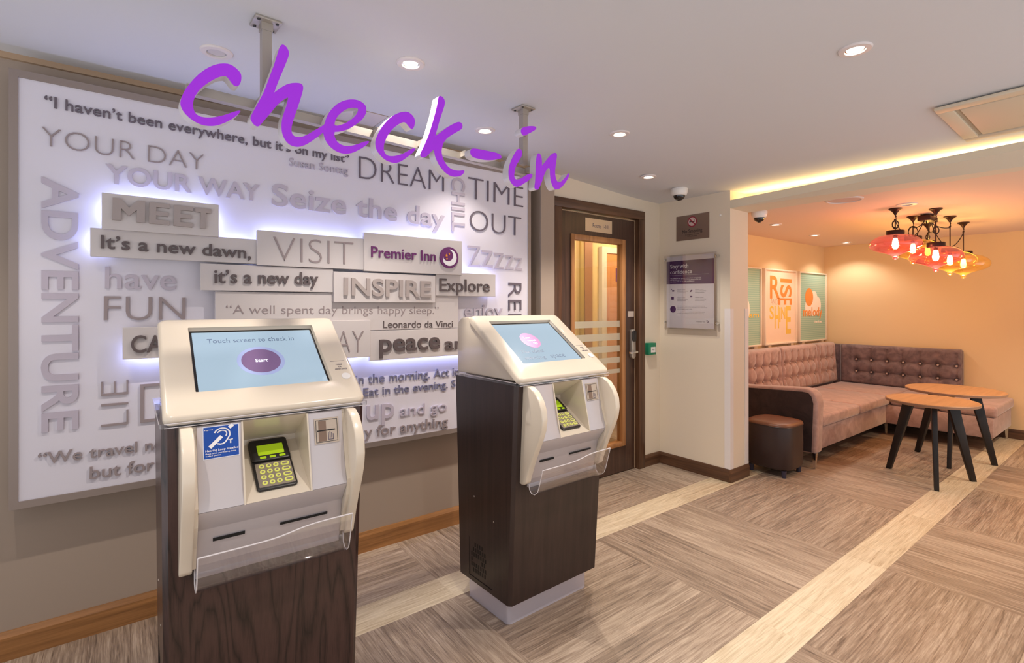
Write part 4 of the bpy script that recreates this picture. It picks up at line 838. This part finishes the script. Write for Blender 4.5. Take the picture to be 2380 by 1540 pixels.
    obj('card_bay', plateq(MB(), .126, .150, .970, 1.033, .003, .0048), mat('bay_brown', (128, 104, 88), .35), cr_)
    obj('card_slot', plateq(MB(), .122, .178, 1.0015, 1.0045, .0035, .0056), M_SLOT, cr_)
    hnd = MB(); plateq(hnd, .155, .158, .972, .996, .004, .0046); plateq(hnd, .158, .172, .972, .975, .004, .0046); plateq(hnd, .170, .173, .972, .990, .004, .0046); plateq(hnd, .160, .163, .978, .998, .004, .0046); plateq(hnd, .165, .168, .978, .994, .004, .0046)
    obj('card_symbol', hnd, M_GREY, cr_)
    # clear catch tray
    tr = MB(); th = .004
    outer_ = [(-.064, .722), (-.040, .640), (-.030, .615), (-.012, .600), (.008, .600), (.021, .613), (.026, .64), (.022, .716)]
    inn = [(.018, .716), (.022, .64), (.017, .616), (.007, .604), (-.011, .604), (-.027, .617), (-.036, .641), (-.060, .722)]
    n_u = 18; vs_ = []; fs = []; k_ = len(outer_) + len(inn)
    for i in range(n_u + 1):
        f_ = i / n_u; u = -.207 + .424 * f_; lift = -.008 + .022 * (1 / (1 + math.exp(-(f_ - .58) * 16)))
        for j, (y, z) in enumerate(outer_ + inn):
            dz = lift if j in (0, k_ - 1) else 0; vs_.append((u, y - (dz * .25 if dz else 0), z + dz))
    for i in range(n_u):
        for j in range(k_): fs.append((i * k_ + j, i * k_ + (j + 1) % k_, (i + 1) * k_ + (j + 1) % k_, (i + 1) * k_ + j))
    fs += [tuple(range(k_))[::-1], tuple(range(n_u * k_, (n_u + 1) * k_))]
    tro = obj('catch_tray', tr.add(vs_, fs), M_ACR, t, smooth=True)
    eg = MB(); top = [vs_[i * k_] for i in range(n_u + 1)]; eg.tube([(a, b + .002, c_ + .0005) for a, b, c_ in top], .0024, 6)
    for uu in (-.207, .217):
        li = -.008 if uu < 0 else .014
        eg.tube([(uu, y + .001 - (li * .25 if q == 0 else 0), z + (li if q == 0 else 0)) for q, (y, z) in enumerate(outer_)], .0018, 6)
    obj('polished_edge', eg, M_ACRE, tro)
    if first:   # blue hearing loop sticker on the left plate
        sk = obj('hearing_loop_sticker', plateq(MB(), -.190, -.098, .968, 1.0575, 0, .0012), mat('sticker_white', (226, 228, 240), .4), t)
        obj('blue_ground', plateq(MB(), -.188, -.100, .970, 1.0555, .0012, .0016), mat('sticker_blue', (0, 70, 165), .4), sk)
        u0_, z0_ = -.188, .970; O_ = Vector(CP(u0_, z0_, .0018)); Ux = (1, 0, 0); Vz = (Vector(CP(u0_, 1.05, .0018)) - O_).normalized(); Nn = Vector(Ux).cross(Vz)
        def SQ(x, y): return ((x - 380) / 1010 * .088, (1260 - y) / 1050 * .0855)   # read off the sticker in its own frame
        ear = MB()
        def poly(pts): xyplane(ear, [SQ(*p) for p in pts], O_, Ux, Vz, Nn, 0, .0004)
        def band(path, w):
            for a, b in zip(path[:-1], path[1:]):
                dx, dy = b[0] - a[0], b[1] - a[1]; l = sqrt(dx * dx + dy * dy); nx, ny = -dy / l * w, dx / l * w; ex, ey = dx / l * w * .3, dy / l * w * .3
                poly([(a[0] + nx - ex, a[1] + ny - ey), (b[0] + nx + ex, b[1] + ny + ey), (b[0] - nx + ex, b[1] - ny + ey), (a[0] - nx - ex, a[1] - ny - ey)])
        arc = [(905 - 225 * cos(a), 475 - 205 * sin(a)) for a in np.linspace(.35, pi, 14)]
        band(arc + [(1130, 540), (1080, 640), (1000, 760), (930, 810), (850, 815), (770, 790)], 22)
        band([(905 - 135 * cos(a), 455 - 105 * sin(a)) for a in np.linspace(.4, pi, 10)] + [(1040, 500), (1015, 545)], 18)
        band([(560, 880), (880, 560)], 58); band([(1130, 270), (1215, 200)], 55); band([(1090, 705), (1215, 690)], 16); band([(1150, 700), (1150, 820)], 18)
        for st_, x, y, w_, h_ in (('Hearing Loop Installed', 425, 1030, 950, 70), ('Please switch your hearing device', 425, 1120, 880, 45), ('to the T position', 425, 1195, 440, 45), ('signet', 400, 300, 250, 30)):
            a, b = SQ(x, y); text_into(ear, st_, O_ + Vector(Ux) * a + Vz * b, Ux, Vz, Nn, w_ / 1010 * .088, h_ / 1050 * .0855, .0004, 1)
        obj('ear_symbol', ear, M_INKW, sk)
    return t
kiosk((.370, 1.673, 0), -.011, 'nearer self check-in kiosk with a blue hearing loop sticker', True)
kiosk((1.596, 1.669, 0), .026, 'farther self check-in kiosk with a round pink mark on its screen', False)
# ------------------------------------------------------------------ lounge
def velvet(name, a, b):
    m = mat(name, a, .75); t = NT(m); x, y, z = t.xyz('Object'); f = t.noise(t.comb(x, y, z), 9, 5, .6, 1.2)
    t.put(t.b.inputs['Base Color'], t.ramp(f, [(.36, a), (.64, b)])); t.b.inputs['Sheen Weight'].default_value = .5; t.b.inputs['Sheen Roughness'].default_value = .4
    return m
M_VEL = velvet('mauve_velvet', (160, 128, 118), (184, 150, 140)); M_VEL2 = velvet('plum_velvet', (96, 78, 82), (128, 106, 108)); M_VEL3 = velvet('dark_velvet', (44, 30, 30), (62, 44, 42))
M_BTN = mat('button_satin', (206, 184, 178), .25, .3)
def tufted(w, h, th, buttons, dip=.035, nx=64, ny=34, crease=True):
    """upright cushion: u 0..w, v 0..h, front at -th; dented at the buttons and along the folds between them"""
    us = np.linspace(0, w, nx); vs_ = np.linspace(0, h, ny); V_ = []
    B = np.array(buttons)
    for v in vs_:
        for u in us:
            e = min(u, w - u, v, h - v); rr = .035
            d = th * (1 - (1 - min(e, rr) / rr) ** 2 * .55)
            q = np.sum(np.exp(-((B[:, 0] - u) ** 2 + (B[:, 1] - v) ** 2) / (2 * .026 ** 2)))
            d -= dip * min(q, 1.)
            if crease:
                cu = np.min(np.abs(B[:, 0] - u)); cv = np.min(np.abs(B[:, 1] - v)); inu = B[:, 0].min() - .02 <= u <= B[:, 0].max() + .02; inv = B[:, 1].min() - .14 <= v <= B[:, 1].max() + .14
                if inv: d -= .017 * math.exp(-(cu / .012) ** 2)
                if inu: d -= .017 * math.exp(-(cv / .012) ** 2)
            V_.append((u, -d, v))
    n = nx * ny; F_ = []
    for j in range(ny - 1):
        for i in range(nx - 1): F_.append((j * nx + i, j * nx + i + 1, (j + 1) * nx + i + 1, (j + 1) * nx + i))
    rim = list(range(nx)) + [j * nx + nx - 1 for j in range(1, ny)] + [(ny - 1) * nx + i for i in range(nx - 2, -1, -1)] + [j * nx for j in range(ny - 2, 0, -1)]
    V_ += [(V_[i][0], 0, V_[i][2]) for i in rim]; k = len(rim)
    for i in range(k): F_.append((rim[i], n + i, n + (i + 1) % k, rim[(i + 1) % k]))
    F_.append(tuple(range(n, n + k)))
    return V_, F_
so = thing('corner_sofa', 'mauve velvet corner sofa with buttoned backs along the lounge walls', 'sofa', (5.9, 2.3, 0)); O = (5.9, 2.3, 0)
# frames
obj('frame', MB().box(4.87, 6.58, 1.90, 2.80, .135, .335), M_VEL, so, off=O, bevel=.015)
obj('frame', MB().box(6.58, 7.46, 1.045, 2.80, .135, .335), M_VEL, so, off=O, bevel=.015)
# seat cushions
for x0, x1, y0, y1 in ((4.872, 5.74, 1.87, 2.62), (5.745, 6.60, 1.87, 2.62), (6.605, 7.34, 1.87, 2.62), (6.575, 7.34, 1.46, 1.865), (6.575, 7.45, 1.02, 1.455)):
    obj('seat_cushion', MB().box(x0, x1, y0, y1, .338, .440), M_VEL, so, off=O, bevel=.028, seg=4)
# arm: its top falls a little towards the wall and rounds off at the front
am = MB(); am.prism([(1.875, .125), (2.80, .125), (2.80, .645), (2.45, .650), (1.98, .684), (1.915, .678), (1.875, .635), (1.858, .56)], 'x', 4.725, 4.868)
arm = obj('arm', am, M_VEL, so, off=O, bevel=.022, seg=3)
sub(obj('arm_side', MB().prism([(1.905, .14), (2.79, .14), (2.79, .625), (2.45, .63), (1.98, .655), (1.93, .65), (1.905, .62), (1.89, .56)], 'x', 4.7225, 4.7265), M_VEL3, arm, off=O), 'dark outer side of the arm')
# backs: a solid back board with tufted cushions in front
obj('back_board', MB().box(4.725, 7.46, 2.72, 2.812, .13, .93), M_VEL, so, off=O, bevel=.02)
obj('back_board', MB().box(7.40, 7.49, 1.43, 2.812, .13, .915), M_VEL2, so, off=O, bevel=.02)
def backrest(w, h, th, bt, M, m, dip=.042):
    v, f = tufted(w, h, th, bt, dip); o = obj('back_cushion', MB().add(v, f, M), m, so, off=O, smooth=True, angle=60)
    for u, z in bt:
        obj('button', MB().lathe([(0, -.03), (.010, -.03), (.0125, .003), (.009, .009), (0, .011)], 14, M @ Matrix.Translation((u, -th + dip * .62 + .006, z)) @ Matrix.Rotation(pi / 2, 4, 'X')), M_BTN, o, off=O, smooth=True)
for x0, x1 in ((4.87, 5.86), (5.865, 6.80), (6.805, 7.345)):
    w = x1 - x0; nb = 6 if w > .6 else 3
    bt = [(w * (i + .5) / nb, z) for i in range(nb) for z in (.165, .325)]
    backrest(w, .515, .10, bt, Matrix.Translation((x0, 2.735, .425)) @ Matrix.Rotation(radians(-4), 4, 'X'), M_VEL)
w = 1.19; bt = [(.18 + i * .162, z) for i in range(7) for z in (.16, .31)]
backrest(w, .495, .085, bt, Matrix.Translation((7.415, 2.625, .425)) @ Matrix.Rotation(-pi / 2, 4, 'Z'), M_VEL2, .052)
for x, y in ((4.74, 1.885), (6.66, 1.92), (7.43, 1.075), (6.60, 1.075), (4.78, 2.75), (7.4, 2.75)):
    obj('leg', MB().hexa([(x - .007, y - .007, 0), (x + .007, y - .007, 0), (x + .007, y + .007, 0), (x - .007, y + .007, 0)], [(x - .022, y - .016, .137), (x + .022, y - .016, .137), (x + .022, y + .016, .137), (x - .022, y + .016, .137)]), M_CHROME, so, off=O)

M_TOP = wood('table_oak', (158, 116, 80), (192, 148, 106), 'x', .6, .4); M_TEDGE = mat('table_edge', (150, 116, 92), .5); M_TLEG = wood('black_leg', (20, 16, 15), (34, 28, 27), 'z', 1., .45)
def table(x, y, r, h, rz, legr, label):
    t = thing('coffee_table', label, 'table', (x, y, 0), rz, 'round lounge tables')
    tp = obj('tabletop', MB().lathe([(0, h - .024), (r - .006, h - .024), (r - .001, h - .018), (r, h - .004), (r - .003, h), (0, h)], 72), M_TOP, t, smooth=True, angle=30)
    obj('edge_band', MB().lathe([(r - .002, h - .022), (r + .0012, h - .021), (r + .0012, h - .004), (r - .002, h - .003)], 72, closed=True), M_TEDGE, tp, smooth=True)
    obj('mounting_plate', MB().lathe([(0, h - .036), (.16, h - .036), (.16, h - .024), (0, h - .024)], 32), M_BLACK, t)
    for a, d in legr:
        c, s_ = cos(a), sin(a); M = Matrix.Rotation(a, 4, 'Z'); r1 = d; r0 = d * .50
        bt = [(r1 - .022, -.015, 0), (r1 + .016, -.015, 0), (r1 + .016, .015, 0), (r1 - .022, .015, 0)]; tpv = [(r0 - .04, -.017, h - .036), (r0 + .04, -.017, h - .036), (r0 + .04, .017, h - .036), (r0 - .04, .017, h - .036)]
        obj('leg', MB().hexa(bt, tpv, M), M_TLEG, t, bevel=.003)
def legs(cx, cy, pts): return [(atan2(y - cy, x - cx), sqrt((x - cx) ** 2 + (y - cy) ** 2)) for x, y in pts]
table(5.20, 1.195, .300, .645, 0, legs(5.20, 1.195, ((5.273, 1.506), (4.911, 1.097), (5.412, .976))), 'nearer and smaller of the two round tables before the sofa')
table(5.95, 1.205, .350, .655, 0, legs(5.95, 1.205, ((6.086, 1.509), (5.676, 1.183), (6.106, .958))), 'farther and wider of the two round tables before the sofa')

t = thing('pouf', 'small brown leather pouf beside the sofa arm', 'pouf', (4.425, 2.075, 0))
def sq(r, n=40, e=3.6): return [(r * math.copysign(abs(cos(a)) ** (2 / e), cos(a)), r * math.copysign(abs(sin(a)) ** (2 / e), sin(a))) for a in [2 * pi * i / n for i in range(n)]]
def stack(levels):
    m = MB(); vs_ = []; fs = []; n = 40
    for r, z in levels: vs_ += [(a, b, z) for a, b in sq(r)]
    for q in range(len(levels) - 1):
        for i in range(n): fs.append((q * n + i, q * n + (i + 1) % n, (q + 1) * n + (i + 1) % n, (q + 1) * n + i))
    fs += [tuple(range(n))[::-1], tuple(range((len(levels) - 1) * n, len(levels) * n))]
    return m.add(vs_, fs)
M_LEA = mat('brown_leather', (52, 36, 34), .35); M_LEA2 = mat('brown_leather_top', (118, 76, 54), .38)
obj('body', stack([(.165, .058), (.178, .062), (.186, .08), (.190, .25), (.188, .395), (.186, .41)]), M_LEA, t, smooth=True, angle=50)
obj('top_cushion', stack([(.186, .41), (.190, .414), (.190, .422), (.183, .434), (.16, .441), (.10, .445), (.03, .446)]), M_LEA2, t, smooth=True, angle=60)
obj('piping', MB().tube([(a * 1.01, b * 1.01, .412) for a, b in sq(.188)] + [(.188 * 1.01, 0, .412)], .0035, 6), M_LEA, t, smooth=True)
for a in (-.135, .135):
    for b in (-.135, .135): obj('leg', MB().lathe([(0, 0), (.017, 0), (.021, .059), (0, .059)], 16, Matrix.Translation((a, b, 0))), mat('pouf_leg', (52, 48, 66), .4), t, smooth=True)

# framed posters on the lounge wall
M_PFR = wood('poster_frame', (232, 210, 184), (244, 226, 204), 'z', .8, .45)
M_OR = mat('print_orange', (232, 140, 60), .6); M_YE = mat('print_yellow', (240, 192, 80), .6); M_PK = mat('print_blush', (246, 214, 186), .6); M_CR = mat('print_cream', (244, 226, 206), .6)
def ribbed(name, col):
    m = mat(name, col, .6); q = NT(m); x, y, z = q.xyz(); s_ = q.m('SINE', q.m('MULTIPLY', z, 260.))
    q.put(q.b.inputs['Base Color'], q.mixc(q.m('MULTIPLY', q.m('ADD', s_, 1.), .13), lin(col), lin((236, 232, 206)))); return m
M_GREEN = ribbed('print_green', (146, 182, 160))
def poster(x0, x1, label, art):
    z0, z1 = .956, 1.838; O = ((x0 + x1) / 2, 2.85, (z0 + z1) / 2); t = thing('framed_poster', label, 'poster', O, 0, None)
    f = MB(); w = .018
    for a in ((x0, x0 + w, z0, z1), (x1 - w, x1, z0, z1), (x0 + w, x1 - w, z0, z0 + w), (x0 + w, x1 - w, z1 - w, z1)): f.box(a[0], a[1], 2.822, 2.866, a[2], a[3])
    obj('frame', f, M_PFR, t, off=O, bevel=.002)
    obj('print', MB().box(x0 + w, x1 - w, 2.838, 2.85, z0 + w, z1 - w), M_PK if art == 1 else M_GREEN, t, off=O)
    for a in (x0 + .12, x1 - .12): obj('hanger', MB().box(a - .035, a + .035, 2.83, 2.868, z0 - .03, z0), M_PFR, t, off=O)
    def put(nm, m, mb): obj(nm, mb, m, t, off=O)
    Pt = lambda a, b: (x0 + a * (x1 - x0), 2.838, z1 - b * (z1 - z0))
    if art == 1:
        mb = MB(); text_into(mb, 'R', Pt(.17, .385), PX, PZ, PN, .24, .26, .001, 2)
        text_into(mb, 'I', Pt(.50, .12), (0, 0, -1), (1, 0, 0), PN, .045, .28, .001, 3); text_into(mb, 'S', Pt(.50, .205), (0, 0, -1), (1, 0, 0), PN, .15, .28, .001, 3)
        text_into(mb, 'E', Pt(.42, .385), (0, 0, -1), (1, 0, 0), PN, .08, .35, .001, 2); put('lettering', M_OR, mb)
        mb = MB(); text_into(mb, 'AND', Pt(.19, .475), PX, PZ, PN, .17, .07, .001, -2); put('lettering', mat('print_tan', (206, 160, 130), .6), mb)
        mb = MB()
        for s_, a, b, wv, hv in (('S', .16, .66, .10, .15), ('H', .31, .78, .11, .26), ('I', .455, .70, .03, .17), ('N', .51, .665, .11, .14), ('E', .66, .86, .13, .33)): text_into(mb, s_, Pt(a, b), PX, PZ, PN, wv, hv, .001, 2)
        put('lettering', M_YE, mb)
    elif art == 2:
        mb = MB(); xyplane(mb, disc(0, 0, .115), Pt(.37, .36), PX, PZ, PN, .0012, .002); put('sun', M_OR, mb)
        mb = MB()
        for a, b, r in ((.36, .50, .11), (.55, .38, .10), (.66, .48, .12), (.52, .50, .12)): xyplane(mb, disc(0, 0, r), Pt(a, b), PX, PZ, PN, .0004, .0004 + .0002 * a + r * .001)
        put('cloud', M_CR, mb)
        mb = MB(); text_into(mb, 'melody', Pt(.16, .635), PX, PZ, PN, .56, .115, .003, 1); put('lettering', M_OR, mb)
        mb = MB(); text_into(mb, 'slow down', Pt(.55, .74), PX, PZ, PN, .24, .035, .002, 1); put('lettering', M_CR, mb)
    else:
        mb = MB(); xyplane(mb, disc(0, 0, .16), Pt(.50, .53), PX, PZ, PN, .0004, .0012); put('cloud', M_CR, mb)
        mb = MB(); text_into(mb, 'dream', Pt(.35, .635), PX, PZ, PN, .48, .06, .002, 1); put('lettering', M_YE, mb)
poster(4.91, 5.715, 'green framed poster half hidden by the pink wall end', 0)
poster(5.795, 6.600, 'blush framed poster with big orange and yellow letters', 1)
poster(6.668, 7.475, 'green framed poster with an orange sun in the lounge corner', 2)

# pendant lamps
M_BRZ = mat('dark_bronze', (58, 34, 26), .4, .6); M_CABLE = mat('black_cable', (40, 24, 20), .6)
def tinted(name, through, glow, k):
    m = clear(name, through, .06, .5); t = m.node_tree; mx = [n for n in t.nodes if n.type == 'MIX_SHADER'][0]; tr = [n for n in t.nodes if n.type == 'BSDF_TRANSPARENT'][0]
    a = t.nodes.new('ShaderNodeBsdfTranslucent'); a.inputs[0].default_value = lin(glow); q = t.nodes.new('ShaderNodeMixShader'); q.inputs[0].default_value = k
    t.links.new(tr.outputs[0], q.inputs[1]); t.links.new(a.outputs[0], q.inputs[2]); t.links.new(q.outputs[0], mx.inputs[1]); return m
M_PINKG = tinted('pink_glass', (255, 192, 196), (235, 110, 130), .06); M_AMBG = tinted('amber_glass', (255, 234, 176), (250, 190, 80), .06)
M_FIL = mat('bulb_glow', (255, 240, 200), .4, emit=(255, 220, 150), es=60.)
ZL = 2.197
def pendant(x, y, zc_, r, glass, label):
    t = thing('pendant_lamp', label, 'pendant lamp', (x, y, ZL), 0, 'glass pendant lamps over the tables')
    k = r / .18; top = zc_ - ZL + .075 * k
    cn = obj('ceiling_hook', MB().lathe([(0, 0), (.045, 0), (.045, -.008), (.030, -.016), (.012, -.040), (.008, -.052), (0, -.054)], 24), M_BRZ, t, smooth=True)
    obj('hook', MB().tube([(0, 0, -.05), (.016, 0, -.065), (.018, 0, -.085), (0, 0, -.10), (-.016, 0, -.09)], .005, 8), M_BRZ, cn, smooth=True)
    obj('rod', MB().tube([(0, 0, -.09), (0, 0, top + .045)], .0045, 8), M_BRZ, t, smooth=True)
    obj('collar', MB().lathe([(0, top + .038), (.060 * k, top + .038), (.062 * k, top + .034), (.062 * k, top + .004), (.060 * k, top), (0, top)], 32), M_BRZ, t, smooth=True, angle=30)
    pr = [(.056, .078), (.085, .076), (.125, .064), (.158, .043), (.176, .018), (.180, -.004), (.172, -.026), (.145, -.046), (.105, -.060), (.065, -.072), (.038, -.084), (.022, -.094), (.017, -.102), (.020, -.110), (.016, -.120), (.006, -.127), (0, -.128)]
    obj('glass_shade', MB().lathe([(a * k, zc_ - ZL + b * k) for a, b in pr], 48), glass, t, smooth=True, angle=80)
    b = obj('bulb', MB().lathe([(0, zc_ - ZL + .05), (.012, zc_ - ZL + .05), (.018, zc_ - ZL + .03), (.022, zc_ - ZL - .005), (.018, zc_ - ZL - .028), (.008, zc_ - ZL - .036), (0, zc_ - ZL - .037)], 20), M_FIL, t, smooth=True)
    obj('bulb_cap', MB().lathe([(0, zc_ - ZL + .079 * k), (.014, zc_ - ZL + .079 * k), (.014, zc_ - ZL + .05), (0, zc_ - ZL + .05)], 20), M_BRZ, t, smooth=True)
    lamp('bulb_light', 'POINT', P_BULB, (1, .66, .36) if glass is M_AMBG else (1, .60, .38), (0, 0, zc_ - ZL - .05), t, shadow_soft_size=.03)
PEND = [(4.99, 1.379, 1.905, .178, M_PINKG, 'pink glass pendant lamp hanging farthest to the left'), (5.545, 1.403, 1.905, .185, M_AMBG, 'amber glass pendant lamp just behind the leftmost pink one'),
        (6.148, 1.441, 1.925, .160, M_AMBG, 'amber glass pendant lamp hidden behind the lower pink one'), (5.253, 1.179, 1.808, .178, M_PINKG, 'pink glass pendant lamp hanging lowest in the middle'),
        (5.805, 1.204, 1.803, .182, M_AMBG, 'amber glass pendant lamp between the lower pink one and the last amber one'), (6.322, 1.213, 1.802, .195, M_AMBG, 'amber glass pendant lamp hanging farthest to the right')]
for p in PEND: pendant(*p)
PO_ = [o for o in COL.objects if o.name.startswith('pendant_lamp')]
t = thing('junction_box', 'bronze ceiling box whose loose cables feed the glass pendant lamps', 'cable box', (5.55, 1.30, ZL)); O = (5.55, 1.30, ZL)
obj('box', MB().box(5.43, 5.66, 1.255, 1.345, ZL - .062, ZL - .018), M_BRZ, t, off=O, bevel=.006); obj('mount', MB().lathe([(0, ZL), (.05, ZL), (.05, ZL - .01), (.02, ZL - .02), (0, ZL - .02)], 20, Matrix.Translation((5.55, 1.30, 0))), M_BRZ, t, off=O, smooth=True)
def sag(a, b, d, n=18):
    a, b = Vector(a), Vector(b); return [tuple(a.lerp(b, i / n) - Vector((0, 0, d * 4 * (i / n) * (1 - i / n)))) for i in range(n + 1)]
for (x, y, *_), d, xa in zip(PEND, (.14, .02, .09, .10, .02, .17), (5.45, 5.47, 5.60, 5.50, 5.62, 5.64)):
    p_ = min(PO_, key=lambda o: (o.location.x - x) ** 2 + (o.location.y - y) ** 2); obj('cable', MB().tube(sag((xa, 1.30, ZL - .060), (x, y, ZL - .10), d), .004, 6), M_CABLE, p_, off=tuple(p_.location), smooth=True)
for x, y, r, zz in ((5.545, 1.403, .045, ZL - .14), (4.99, 1.379, .028, ZL - .13), (6.148, 1.441, .02, ZL - .13), (5.31, 1.19, .025, ZL - .17)):
    obj('cable_coil', MB().tube([(x + r * cos(a) * .65 + .004, y - r * cos(a) * .6, zz + r * sin(a) * 1.1 + .004 * sin(a * .5)) for a in np.linspace(0, 4 * pi, 48)], .0035, 6), M_CABLE, *((t, (0, 0, 0), True, 0., 2, O) if x == 5.31 else [(q, (0, 0, 0), True, 0., 2, tuple(q.location)) for q in PO_ if abs(q.location.x - x) < .01][0]))
